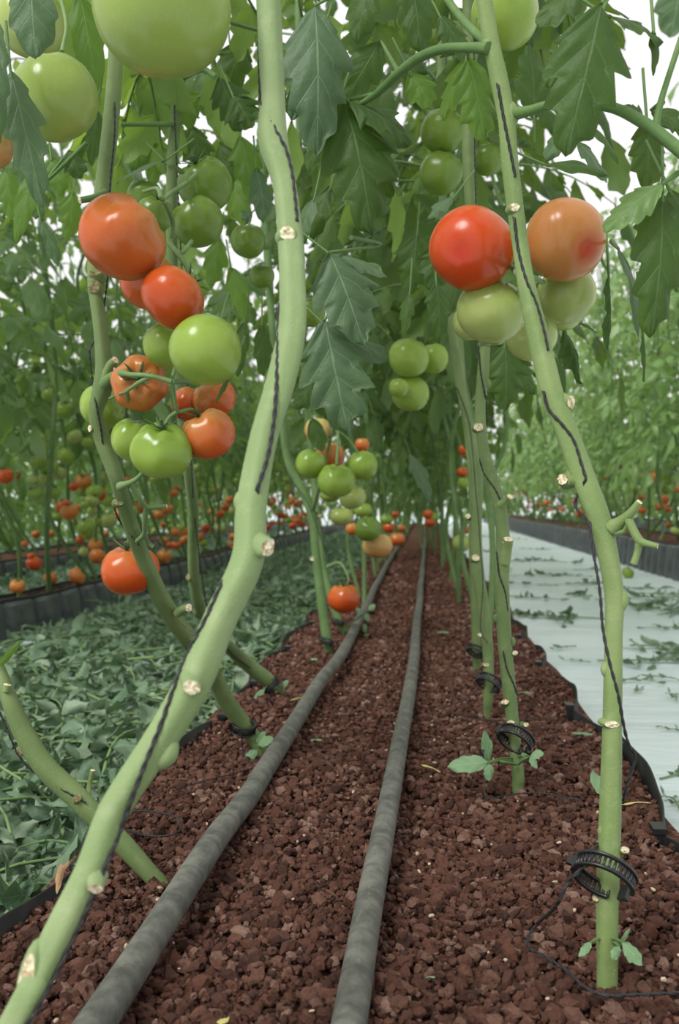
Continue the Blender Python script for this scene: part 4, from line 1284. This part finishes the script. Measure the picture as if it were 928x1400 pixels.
# mid left cluster
T('green tomato at the left of the mid left cluster', 425, 634, 42, 40, 1.82, 'green', (.3, .8, .2), 5, .03)
T('ribbed green tomato in the centre of the mid left cluster', 460, 657, 53, 46, 1.80, 'green', (0, .92, .2), 6, .05)
T('green tomato at the right of the mid left cluster', 496, 636, 42, 42, 1.88, 'green', (-.2, .85, .2), 5, .03)
T('orange tomato behind the centre green one of the mid left cluster', 451, 624, 40, 40, 1.92, 'orange', (0, .9, .1), 5, .04)
T('orange tomato covered by a small dark leaf', 434, 588, 36, 56, 1.86, 'turning', (0, .9, .1), ob=.98)
T('small orange tomato above the right green one of the mid left cluster', 495, 608, 20, 20, 1.95, 'orangered', (0, .9, .1))
T('lobed pale green tomato under the mid left cluster', 482, 680, 36, 32, 1.95, 'pale', (-.3, .8, .2), 4, .05)
T('flat green tomato half hidden under the mid left cluster', 452, 676, 28, 22, 2.0, 'green', (0, .9, .1))
T('pale green two lobed tomato left in the lower mid left group', 467, 706, 33, 25, 2.1, 'pale', (0, .9, .1), 4, .05)
T('small green tomato topmost in the lower mid left group', 496, 697, 26, 20, 2.3, 'green', (0, .9, .1))
T('dark green tomato over the pale orange one in the lower mid left group', 503, 723, 36, 34, 2.2, 'green_shade', (-.1, .8, .3), 5, .04)
T('pale orange tomato lowest in the mid left group', 516, 746, 41, 34, 2.25, 'turning', (-.1, .9, -.1), 5, .02)
T('small orange tomato left of the dark green one in the lower group', 481, 723, 17, 18, 2.3, 'orange', (0, .9, .1))
T('lone two lobed red tomato hanging low by the left drip pipe', 470, 818, 45, 40, 2.12, 'red', (0, .9, .15), 4, .05, .10, calyx=True)
T('orange red tomato right of the pale orange one above the pipe', 543, 737, 22, 18, 3.3, 'orangered', (0, .9, .1))
T('small red tomato above the orange red one near the pipe', 531, 721, 17, 15, 3.6, 'red', (0, .9, .1))
T('small green tomato among far red ones over the left pipe', 528, 710, 18, 14, 3.5, 'green', (0, .9, .1))
T('far orange tomato beside the left pipe near the end of the row', 549, 722, 12, 10, 4.4, 'orange', (0, .9, .1))
T('far red tomato over the left pipe near the end of the row', 540, 703, 11, 9, 4.6, 'red', (0, .9, .1))
T('upper red tomato of the pair over the end of the right pipe', 585, 703, 14, 14, 4.2, 'red', (.2, .9, .1), 4, .05)
T('lower red tomato of the pair over the end of the right pipe', 588, 714, 16, 13, 4.3, 'red', (0, .9, .1))
T('green tomato beside the red pair over the end of the right pipe', 594, 707, 14, 14, 4.3, 'green', (0, .9, .1))
T('yellow green tomato hanging between the right hand stems', 631, 742, 25, 24, 2.7, 'pale', (0, .9, .1))
T('upper red tomato glimpsed between the right hand stems', 634, 615, 16, 26, 3.0, 'red', (0, .9, .1), ob=.98)
T('middle red tomato glimpsed between the right hand stems', 632, 645, 16, 14, 3.0, 'red', (0, .9, .1))
T('green tomato glimpsed under the red ones between the right hand stems', 634, 659, 17, 18, 3.0, 'green', (0, .9, .1))
T('small red tomato low between the right hand stems', 636, 724, 12, 12, 3.6, 'red', (0, .9, .1))
T('fallen green tomato lying on the white ground sheet', 858, 783, 17, 14, 5.35, 'green', (.4, .5, .3), ob=.85)

# ------------------------------------------------------------------ big leaves that hang into the view
def big_leaf(plant, b, t, w, d, mat='leaf', nm=(0, .35, .9), teeth=4, amp=.28, droop=.18, fold=.2, dt=0., curl=0., twist=0., stalk=None, ruf=.05, seed=0, asym=0., n=34, m=14):
    """one leaflet from pixel b to pixel t, w pixels wide, d metres along the row"""
    r = np.random.default_rng(int(b[0] * 3 + b[1] * 7 + t[0]) % 99991)
    a, e = P(*b, d), P(*t, d + dt)
    L = np.linalg.norm(e - a)
    V, Q, uv = leaflet(1, w / F_PX * depth(a) / L, n, m, teeth, amp, fold, droop, ruf, curl, twist, r, asym)
    tip = V.reshape(n + 1, m + 1, 3)[-1, m // 2]
    # turn and stretch so that the tip lands where it is wanted
    ang = math.atan2(tip[2], tip[1])
    c, s = math.cos(-ang), math.sin(-ang)
    y, z = V[:, 1] * c - V[:, 2] * s, V[:, 1] * s + V[:, 2] * c
    V = np.stack([V[:, 0], y, z], -1) / math.hypot(tip[1], tip[2])
    V[:, 0] *= math.hypot(tip[1], tip[2])
    N = RT * nm[0] + UP * nm[1] - FW * nm[2]
    mb = MB()
    mb.add(orient(V * L, a, e - a, N), Q, uv, 0)
    if stalk is not None:
        k = [P(*q) for q in stalk] + [a]
        S = spline(np.array(k), 14) if len(k) > 1 else np.array(k)
        tube(mb, S, np.linspace(.0022, .0012, 14), 7, 1)
    else:
        tube(mb, spline(np.array([a - nrm(e - a) * .03 + UP * .012 + FW * .01, a, a + (e - a) * .1]), 8), .0011, 6, 1)
    return mb.build('leaf', [M[mat], M['petiole']], plant.root)


B = big_leaf
# centre, left of the red pair
B(S4, (430, 8), (432, 212), 108, .80, 'leaf_grey', (.15, .35, .9), 4, .25, .25, .3, stalk=[(480, -20, .8)])
B(S4, (437, 60), (398, 165), 70, .83, 'leaf_grey', (.4, .4, .8), 3, .3)
B(S4, (520, 55), (470, 142), 62, .86, 'leaf', (0, -.2, .95), 3, .25, stalk=[(545, 100, .80)])
B(S4, (470, 138), (508, 322), 118, .82, 'leaf', (.05, .45, .88), 4, .34, .22, .25, ruf=.06, stalk=[(515, 128, .82)])
B(S4, (478, 140), (560, 200), 88, .815, 'leaf', (.2, .7, .7), 3, .3, .25, .2)
B(S4, (462, 145), (424, 236), 72, .835, 'leaf', (-.3, .4, .85), 3, .3, .2)
B(S4, (475, 150), (535, 270), 92, .85, 'leaf', (.2, .4, .9), 3, .32)
B(S4, (450, 345), (497, 472), 108, .80, 'leaf_grey', (.1, .5, .85), 4, .24, .12, .15, stalk=[(480, 325, .83), (520, 335, .9)])
B(S4, (452, 348), (528, 380), 52, .82, 'leaf_grey', (.1, .75, .6), 3, .25)
B(S4, (444, 438), (476, 592), 118, .82, 'leaf_grey', (-.15, .45, .88), 4, .36, .2, .12, ruf=.06, stalk=[(455, 415, .86), (470, 390, .9)])
B(S4, (450, 450), (530, 495), 66, .84, 'leaf_grey', (.2, .6, .75), 3, .28)
B(S4, (430, 270), (412, 335), 46, .9, 'leaf_grey', (-.6, .5, .6), 2, .15)
B(S4, (452, 255), (425, 330), 42, .92, 'leaf', (-.3, .2, .9), 3, .2)
B(S4, (560, -30), (575, 72), 66, .76, 'leaf', (.1, .25, .95), 3, .2)
B(S4, (505, -30), (488, 60), 60, .85, 'leaf', (-.2, .1, .95), 3, .2)
B(S4, (640, 80), (662, 195), 74, .78, 'leaf_bright', (.15, .2, .95), 4, .32, .1, .25, stalk=[(640, 66, .70)])
B(S4, (636, 84), (606, 165), 44, .79, 'leaf_bright', (-.5, .3, .8), 3, .32)
B(S4, (560, 100), (590, 150), 54, .88, 'leaf_bright', (.3, -.3, .8), 3, .25)
B(S4, (600, 20), (640, 90), 50, .95, 'leaf', (.2, .2, .9), 3, .25)
# right top
B(S4, (822, 5), (773, 214), 124, .62, 'leaf', (-.05, .3, .95), 4, .30, .16, .30, ruf=.05, stalk=[(850, -30, .63)])
B(S4, (815, 30), (748, 120), 80, .66, 'leaf', (-.4, .3, .85), 3, .3)
B(S4, (826, 20), (905, 60), 74, .635, 'leaf', (.2, .75, .6), 3, .3)
B(S4, (893, 38), (892, 104), 24, .64, 'leaf', (.5, .2, .8), 2, .2)
B(S4, (800, -20), (735, 40), 70, .66, 'leaf', (-.2, .5, .8), 3, .25)
B(S4, (930, -30), (915, 52), 76, .50, 'leaf_grey', (.1, .2, .95), 3, .15)
B(S4, (890, 150), (945, 185), 50, .70, 'leaf', (.1, .4, .9), 3, .3, stalk=[(905, 140, .66)])
B(S4, (884, 165), (883, 262), 66, .70, 'leaf', (.1, .25, .95), 4, .22, .15, .1)
B(S4, (878, 162), (850, 145), 40, .69, 'leaf', (-.2, .6, .8), 3, .25)
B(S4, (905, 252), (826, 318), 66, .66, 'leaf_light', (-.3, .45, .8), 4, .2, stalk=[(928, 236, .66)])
B(S4, (906, 262), (888, 462), 92, .67, 'leaf', (.1, .3, .95), 4, .3, .15, .15, ruf=.06)
B(S4, (915, 260), (960, 350), 70, .68, 'leaf', (.3, .3, .9), 3, .25)
B(S4, (845, 340), (872, 462), 34, .74, 'leaf_grey', (.6, .3, .6), 3, .15, stalk=[(836, 330, .78)])
B(S4, (832, 378), (830, 478), 22, .80, 'leaf', (.8, .1, .5), 4, .3, .1, .9, ruf=.12)
B(S4, (878, 445), (880, 522), 14, .72, 'leaf', (.8, .1, .5), 4, .3, .1, .9, ruf=.12)
B(S4, (768, 445), (792, 525), 34, .92, 'leaf', (.5, .2, .7), 4, .35, .2, .9, ruf=.14)
B(S4, (760, 455), (772, 500), 22, .93, 'leaf_grey', (-.4, .2, .7), 3, .2)
B(S4, (788, 440), (815, 455), 12, .88, 'leaf', (.2, .7, .6), 2, .2)
B(S4, (775, 180), (745, 220), 40, .85, 'leaf_grey', (-.1, .6, .7), 2, .15)
B(S4, (745, 225), (830, 240), 40, .84, 'leaf', (.1, .6, .7), 2, .15)
B(S4, (790, 195), (828, 250), 44, .88, 'leaf_grey', (.4, .4, .7), 3, .2)
B(S4, (805, 170), (845, 225), 22, .82, 'leaf', (.5, .2, .8), 2, .15)
B(S4, (730, 165), (722, 60), 60, 1.0, 'leaf', (.2, -.2, .9), 3, .25)
# between the right stems
B(S5, (596, 385), (600, 470), 40, 1.1, 'leaf', (.2, .2, .9), 3, .25)
B(S5, (560, 400), (553, 460), 26, 1.1, 'leaf', (-.5, .2, .8), 3, .3)
B(S5, (690, 470), (690, 562), 68, 1.15, 'leaf', (.1, .2, .95), 4, .3)
B(S5, (700, 490), (730, 540), 34, 1.2, 'leaf', (.3, .3, .9), 3, .25)
B(S5, (570, 320), (560, 400), 60, 1.15, 'leaf', (-.1, -.1, .95), 3, .25)
B(S5, (600, 330), (590, 400), 56, 1.12, 'leaf', (.1, -.1, .95), 3, .25)
B(S5, (620, 270), (585, 300), 40, 1.0, 'leaf_grey', (-.1, .7, .6), 3, .25)
B(S6, (560, 620), (590, 690), 26, 2.4, 'leaf_grey', (.2, .3, .9), 3, .25)
# left
B(S2, (40, -40), (49, 80), 84, .60, 'leaf_grey', (.1, .2, .95), 3, .12, .1, .3)
B(S2, (-10, 20), (-2, 200), 50, .66, 'leaf_grey', (.2, .1, .95), 4, .2)
B(S2, (14, 95), (58, 285), 64, .68, 'leaf_grey', (.25, .15, .9), 4, .3, .12, .35)
B(S2, (108, -10), (132, 128), 56, .95, 'leaf_bright', (.3, -.1, .9), 3, .12, stalk=[(110, -40, .95)])
B(S2, (52, 228), (22, 334), 40, .92, 'leaf_bright', (-.2, -.2, .9), 3, .12)
B(S2, (70, 215), (85, 270), 42, .98, 'leaf_bright', (.1, -.2, .9), 3, .25)
B(S2, (95, 205), (110, 245), 44, .95, 'leaf', (.1, .1, .9), 3, .22, stalk=[(118, 195, .93), (66, 245, .95)])
B(S2, (133, 150), (125, 228), 30, .96, 'leaf', (.2, .1, .95), 3, .15)
B(S2, (55, 300), (80, 365), 26, 1.2, 'leaf_grey', (.5, .3, .8), 3, .2)
B(S3, (228, 218), (160, 252), 24, .98, 'leaf_grey', (0, .8, .5), 2, .08)
B(S3, (230, 225), (252, 238), 20, 1.0, 'leaf', (.2, .6, .7), 2, .2)
B(S3, (335, 440), (325, 515), 30, 1.2, 'leaf', (-.3, .2, .9), 3, .15)
B(S3, (358, 445), (360, 515), 34, 1.25, 'leaf', (.2, .2, .9), 3, .2)
B(S3, (314, 515), (296, 552), 14, .86, 'leaf', (-.6, .3, .7), 3, .15)
B(S3, (318, 130), (345, 175), 70, 1.05, 'leaf', (.2, -.1, .9), 4, .35)
B(S3, (300, 105), (330, 180), 60, 1.1, 'leaf', (.2, -.2, .9), 4, .32)
B(S3, (275, 130), (215, 175), 60, 1.2, 'leaf_bright', (-.2, -.3, .9), 3, .25)
B(S3, (215, 150), (180, 240), 50, 1.25, 'leaf_bright', (-.2, -.3, .9), 3, .25)
B(S3, (190, 165), (185, 230), 46, 1.2, 'leaf_bright', (.1, -.3, .9), 3, .25)
B(S3, (350, 230), (360, 305), 46, 1.1, 'leaf_grey', (.5, .2, .8), 3, .2)
for q, (bx, by, tx, ty, w_, dd) in enumerate([(300, 195, 318, 262, 54, 1.32), (328, 185, 347, 275, 50, 1.28), (205, 185, 214, 252, 54, 1.35), (176, 198, 190, 272, 46, 1.3), (262, 172, 278, 240, 56, 1.4), (300, 325, 288, 395, 40, 1.4), (122, 150, 108, 218, 44, 1.2), (92, 55, 112, 118, 46, 1.25), (332, 55, 308, 125, 64, 1.3), (216, 105, 203, 168, 54, 1.3), (316, 365, 338, 440, 40, 1.3), (180, 90, 195, 160, 50, 1.45), (275, 95, 288, 160, 56, 1.5), (318, 240, 335, 310, 48, 1.5), (215, 70, 232, 135, 50, 1.5), (345, 290, 330, 300, 30, 1.3), (60, 262, 48, 300, 34, 1.3), (100, 262, 92, 330, 38, 1.5), (8, 230, 16, 300, 40, 1.4)]):
    B(S3 if q % 3 else S2, (bx, by), (tx, ty), w_, dd, ['leaf', 'leaf_bright', 'leaf_bright', 'leaf_grey'][q % 4], (((q * 37) % 10 - 5) / 10, -.1 + (q % 4) * .15, .85), 3, .28, .15, .25)
B(S7, (426, 572), (441, 618), 32, 1.72, 'leaf', (.2, .1, .95), 2, .08, .1, .15)
B(S7, (430, 520), (405, 560), 46, 1.6, 'leaf', (-.2, .2, .9), 3, .25)

# ------------------------------------------------------------------ leafy upper parts of the plants of our bed
def crown(plant, zmin, zmax, n, r, length=(.22, .36), size=(.07, .11), mat='leaf', avoid=None, dirs=None):
    mb = MB()
    cnt = 0
    a = r.uniform(0, 6)
    for q in range(n):
        z = zmin + (zmax - zmin) * (q + r.random()) / n
        k = int(np.argmin(abs(plant.path[:, 2] - z)))
        p = plant.path[k].copy()
        if z > plant.path[-1][2]: p[2] = z
        a += 2.4 + r.normal(0, .3)
        d = np.array([math.cos(a), math.sin(a), r.uniform(-.05, .35)])
        if dirs is not None: d = d * .6 + np.asarray(dirs)
        compound(mb, p, d, r.uniform(*length), r.uniform(*size), r, 9, 6, r.uniform(.3, .7), pairs=3)
    return mb.build('foliage', [M[mat], M['petiole']], plant.root)


r = np.random.default_rng(21)
crown(S1, 1.05, 1.4, 5, r, dirs=(-.1, .4, .2)); crown(S4, 1.0, 1.4, 6, r, dirs=(.2, .5, .2))  # unseen crowns above the frame, added to shade what hangs below
S1.branches('fruit_truss', [[(366, -40, .585, 10), (320, -110, .58, 9), (262, -120, .57, 8), (226, -80, .56, 7)]])
S2.branches('fruit_truss', [[(160, -30, .87, 10), (120, -50, .84, 8), (75, -30, .80, 7), (50, -10, .79, 6)], [(75, -30, .80, 6), (90, 30, .75, 5), (85, 70, .74, 6)]])
S4.branches('fruit_truss', [[(660, -30, .70, 10), (675, -60, .78, 8), (688, -30, .86, 7)]])
crown(S6, .62, 1.25, 12, r); crown(S6b, .66, 1.4, 12, r); crown(S5, .72, 1.15, 7, r, dirs=(-.2, .7, .1))
crown(S7, .70, 1.5, 12, r); crown(S8, .70, 1.6, 12, r); crown(S3, .80, 1.15, 9, r, dirs=(.1, .5, 0), mat='leaf_bright'); crown(S2, .82, 1.1, 6, r, dirs=(.1, .9, .1), mat='leaf_bright')

# ------------------------------------------------------------------ rows of plants
def row_plant(label, group, meshes, loc, rz, sc=1.0):
    e = empty('tomato_plant', loc)
    e.rotation_euler = (0, 0, rz)
    e.scale = (sc, sc, sc)
    tag(e, label, 'tomato plant', group)
    for nm_, me in meshes:
        link_mesh(nm_, me, e)
    return e


def make_row_variant(r, z0, z1, mat, lean=.26, step=.046, leaf=(.24, .38), size=(.085, .13), n=6, m=4, flower=True, stem_w=.0075, stem_mat_='stem_dark', thin=1.3):
    a = r.uniform(0, 6.28)
    zz = np.linspace(-.03, z1, 9)
    lx, ly = r.normal(0, .035, 9), r.normal(0, .035, 9)
    lx[0] = ly[0] = 0
    f = np.clip((z0 - zz) / z0, 0, 1) ** 1.5
    P_ = np.stack([lean * (1 - f) * r.normal(0, .4) + lx * (zz > .1), lean * (1 - f) * -1. + ly * (zz > .1), zz], -1)
    S = spline(P_, 50)
    mb = MB(); tube(mb, S, np.linspace(stem_w * 1.15, stem_w * .75, 50), 8)
    st = mb.mesh('stem', M[stem_mat_])
    mb = MB()
    z = z0
    while z < z1:
        k = int(np.argmin(abs(S[:, 2] - z)))
        a += 2.4 + r.normal(0, .35)
        d = np.array([math.cos(a), math.sin(a), r.uniform(-.1, .4)])
        compound(mb, S[k].copy(), d, r.uniform(*leaf), r.uniform(*size), r, n, m, r.uniform(.3, .85), pairs=3, ps=4, ruf=.07)
        z += step * r.uniform(.7, 1.3) * (1 + thin * max(0, z - .9))
    fo = mb.mesh('foliage', [M[mat], M['petiole']])
    return [('stem', st), ('foliage', fo)]


r = np.random.default_rng(5)
LEFTV = [make_row_variant(r, .68, 2.0, 'leaf_row', thin=3.2) for _ in range(6)]
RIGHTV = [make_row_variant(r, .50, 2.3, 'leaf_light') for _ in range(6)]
BEDV = [make_row_variant(r, .72, 2.0, 'leaf', lean=.05, stem_w=.0065, stem_mat_='stem_dark', step=.04) for _ in range(6)]
BEDF = [make_row_variant(r, .50, 1.9, 'leaf_row', lean=.05, stem_w=.0065) for _ in range(4)]
LOWV = [make_row_variant(r, .15, 1.7, 'leaf_row', leaf=(.3, .45), size=(.10, .15)) for _ in range(4)]
q = 0
for X0, y0, y1, st, zb, V, label, group in (
        (-1.325, 2.1, 13, .20, -.012, LEFTV, 'leafy tomato plant in the row along the far side of the leaf covered aisle', 'plants of the left row'),
        (-2.4, 2.4, 15, .26, -.012, LEFTV, 'tomato plant in the second row on the left, behind the first', 'plants of the second left row'),
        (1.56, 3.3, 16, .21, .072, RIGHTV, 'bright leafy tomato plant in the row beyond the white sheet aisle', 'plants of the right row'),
        (3.15, 6.5, 20, .36, .072, LOWV, 'tomato plant in the second row on the right, behind the first', 'plants of the second right row'),
        (-3.7, 4.0, 18, .36, FZ, LOWV, 'tomato plant in the third row on the left, far behind the others', 'plants of the third left row'),
        (-5.2, 6.0, 22, .5, FZ, LOWV, 'tomato plant in the furthest row on the left', 'plants of the furthest left row'),
        (-.205, 2.75, 5, .40, -.012, BEDV, 'tomato plant further along the left side of the middle gravel bed', 'far plants on the left of the bed'),
        (.10, 2.2, 5, .40, -.012, BEDV, 'tomato plant further along the right side of the middle gravel bed', 'far plants on the right of the bed'),
        (-.205, 5, 16, .40, -.012, BEDF, 'low leafed tomato plant far along the left side of the middle gravel bed', 'furthest plants on the left of the bed'),
        (.10, 5, 16, .40, -.012, BEDF, 'low leafed tomato plant far along the right side of the middle gravel bed', 'furthest plants on the right of the bed')):
    y = y0
    while y < y1:
        x = X0 + r.normal(0, .03)
        row_plant(label, group, V[q % len(V)], (x, y, zb), r.normal(0, .5), r.uniform(.9, 1.1))
        q += 1
        y += st * r.uniform(.85, 1.15) * (1 if y < 8 else 1.4)

for x in np.arange(-4.2, 4.6, .42):
    row_plant('tomato plant in the cross row closing the far end of the greenhouse', 'plants at the far end', LOWV[q % 4], (x, 18 + r.normal(0, .3), FZ), r.uniform(0, 6.28), 1.25)
    q += 1

# ------------------------------------------------------------------ small far tomatoes, each its own object
FT = [('green', tomato_mesh('tomato', M['green'], .85, 5, .03, 0, 301, 18, 12)), ('green', tomato_mesh('tomato', M['green'], .9, 4, .04, 0, 302, 18, 12)), ('green', tomato_mesh('tomato', M['pale'], .85, 5, .03, 0, 303, 18, 12)),
      ('red', tomato_mesh('tomato', M['red'], .85, 5, .03, 0, 304, 18, 12)), ('red', tomato_mesh('tomato', M['red'], .85, 4, .05, 0, 305, 18, 12)), ('orange', tomato_mesh('tomato', M['orange'], .86, 5, .03, 0, 306, 18, 12))]
CAPM = calyx_mesh(.85, 77)


def far_tomato(c, dia, kind, where):
    opts = [m for n_, m in FT if n_ == kind]
    o = link_mesh('tomato', opts[int(r.integers(len(opts)))], None, c)
    o.rotation_euler = (r.normal(0, .35), r.normal(0, .35), r.uniform(0, 6.28))
    s = dia / 2
    o.scale = (s, s, s)
    tag(o, f'small {kind} tomato hanging {where}', 'tomato', f'{kind} tomatoes {where}')
    link_mesh('calyx', CAPM, o)
    return o


LW = 'low in the left row beyond the leaf covered aisle'
for px, py, w_, kind in [(68, 541, 23, 'green'), (88, 560, 28, 'green'), (102, 597, 22, 'green'), (120, 605, 18, 'green'), (53, 631, 25, 'green'), (62, 655, 20, 'green'), (79, 646, 24, 'green'), (48, 674, 22, 'green'), (72, 673, 22, 'green'), (44, 656, 16, 'green'), (90, 624, 25, 'green'), (6, 651, 26, 'red'), (87, 692, 23, 'red'), (101, 665, 15, 'red'), (24, 801, 23, 'orange'), (34, 743, 10, 'red'), (42, 760, 11, 'red'), (109, 738, 13, 'red'), (126, 698, 15, 'green'), (121, 714, 16, 'green'), (132, 713, 16, 'green'), (146, 708, 14, 'green'), (114, 754, 15, 'green'), (116, 690, 14, 'green'), (240, 727, 15, 'orange'), (252, 738, 15, 'orange'), (240, 745, 14, 'red'), (232, 745, 10, 'red'), (246, 722, 13, 'green'), (278, 742, 14, 'green'), (301, 703, 11, 'red'), (308, 694, 13, 'red'), (405, 712, 11, 'red'), (412, 716, 11, 'red'), (400, 719, 11, 'red'), (409, 706, 10, 'red')]:
    px0 = px
    dd = 1.24 / max(.05, (580 - px) / F_PX)           # where the row crosses that sight line
    dd = min(dd, 9.5)
    far_tomato(P(px, py, dd), w_ / F_PX * dd, kind, LW)
for q in range(120):
    y = 3.0 + 8 * r.random() ** 1.3
    kind = ['green', 'green', 'green', 'green', 'red', 'orange', 'orange'][int(r.integers(7))]
    z = r.uniform(.03, .42) if kind != 'green' else r.uniform(.12, .58)
    c0 = np.array([-1.29 + r.normal(0, .06), y, z])
    far_tomato(c0, r.uniform(.05, .072), kind, LW)
L2 = 'in the second left row, seen through the first'
for q in range(60):
    kind = ['green', 'green', 'red', 'orange'][int(r.integers(4))]
    far_tomato((-2.4 + r.normal(0, .1), 3.2 + 8 * r.random(), r.uniform(.05, .5)), r.uniform(.05, .07), kind, L2)
RW = 'low in the right row beyond the white sheet aisle'
for px, py, w_, kind in [(842, 634, 17, 'red'), (834, 641, 10, 'red'), (807, 652, 15, 'red'), (826, 650, 14, 'orange'), (868, 652, 19, 'green'), (896, 651, 18, 'orange'), (903, 653, 14, 'orange'), (912, 654, 18, 'green'), (927, 668, 11, 'orange'), (926, 655, 14, 'green'), (792, 702, 12, 'red'), (706, 676, 9, 'red'), (711, 670, 7, 'red'), (716, 665, 8, 'red'), (718, 657, 6, 'red'), (748, 687, 9, 'red'), (914, 717, 10, 'orange'), (923, 726, 13, 'green'), (728, 676, 9, 'green'), (912, 696, 10, 'red'), (763, 657, 10, 'orange')]:
    dd = 1.50 / max(.05, (px - 580) / F_PX)
    far_tomato(P(px, py, dd), w_ / F_PX * dd, kind, RW)
for q in range(30):
    kind = ['green', 'red', 'orange'][int(r.integers(3))]
    far_tomato((1.5 + r.normal(0, .06), 6 + 8 * r.random(), r.uniform(.25, .55)), r.uniform(.05, .065), kind, RW)

# ------------------------------------------------------------------ small things lying on the gravel
def scrap(label, px, py, tx, ty, w, mat, z=.004, name='leaf_scrap', group=None):
    a, e = G(px, py, z), G(tx, ty, z + .004)
    L = np.linalg.norm(e - a)
    V, Q, uv = leaflet(1, w / F_PX * depth(a) * 1.4 / L, 10, 6, 3, .18, .5, .15, .1)
    mb = MB(); mb.add(orient(V * L, a, e - a, (0, 0, 1)), Q, uv)
    tag(mb.build(name, M[mat], None, origin=a), label, 'leaf', group)


scrap('dry brown curled leaf on the gravel beside the thick leaning stem', 80, 1192, 96, 1170, 9, 'dry', .012)
scrap('second dry brown leaf fragment by the thick leaning stem', 84, 1180, 78, 1206, 9, 'dry', .012)
scrap('pale green leaf fragment on the gravel right of the left drip pipe', 424, 1011, 440, 1008, 7, 'leaf_seed')
scrap('small green leaf fragment at the foot of the mid left stems', 424, 900, 434, 899, 7, 'leaf_seed')
scrap('thin yellow leaf shred beside the left drip pipe', 396, 958, 420, 945, 3, 'scrap')
scrap('green leaf strip on the gravel between the right stems and trough edge', 706, 947, 728, 943, 5, 'leaf_seed')
scrap('green leaf on the gravel near the right trough edge', 782, 1002, 812, 998, 8, 'leaf_seed')
scrap('flat green leaf in the middle of the bed beside the right drip pipe', 596, 864, 618, 860, 7, 'leaf_seed')
scrap('green leaf draped over the right trough edge behind the front stem', 812, 1056, 850, 1080, 30, 'leaf_seed', .012)
scrap('yellow twig of leaf in front of the right trough edge', 850, 1100, 890, 1088, 4, 'scrap', .005)
scrap('tiny yellow scrap left of the second right stem', 575, 1045, 602, 1048, 4, 'scrap', .004)
scrap('thin olive leaf shred in the foreground gravel', 582, 1336, 594, 1332, 4, 'leaf_seed', .004)
scrap('pale dry husk at the bottom edge of the gravel', 296, 1398, 312, 1388, 12, 'scrap', .004)
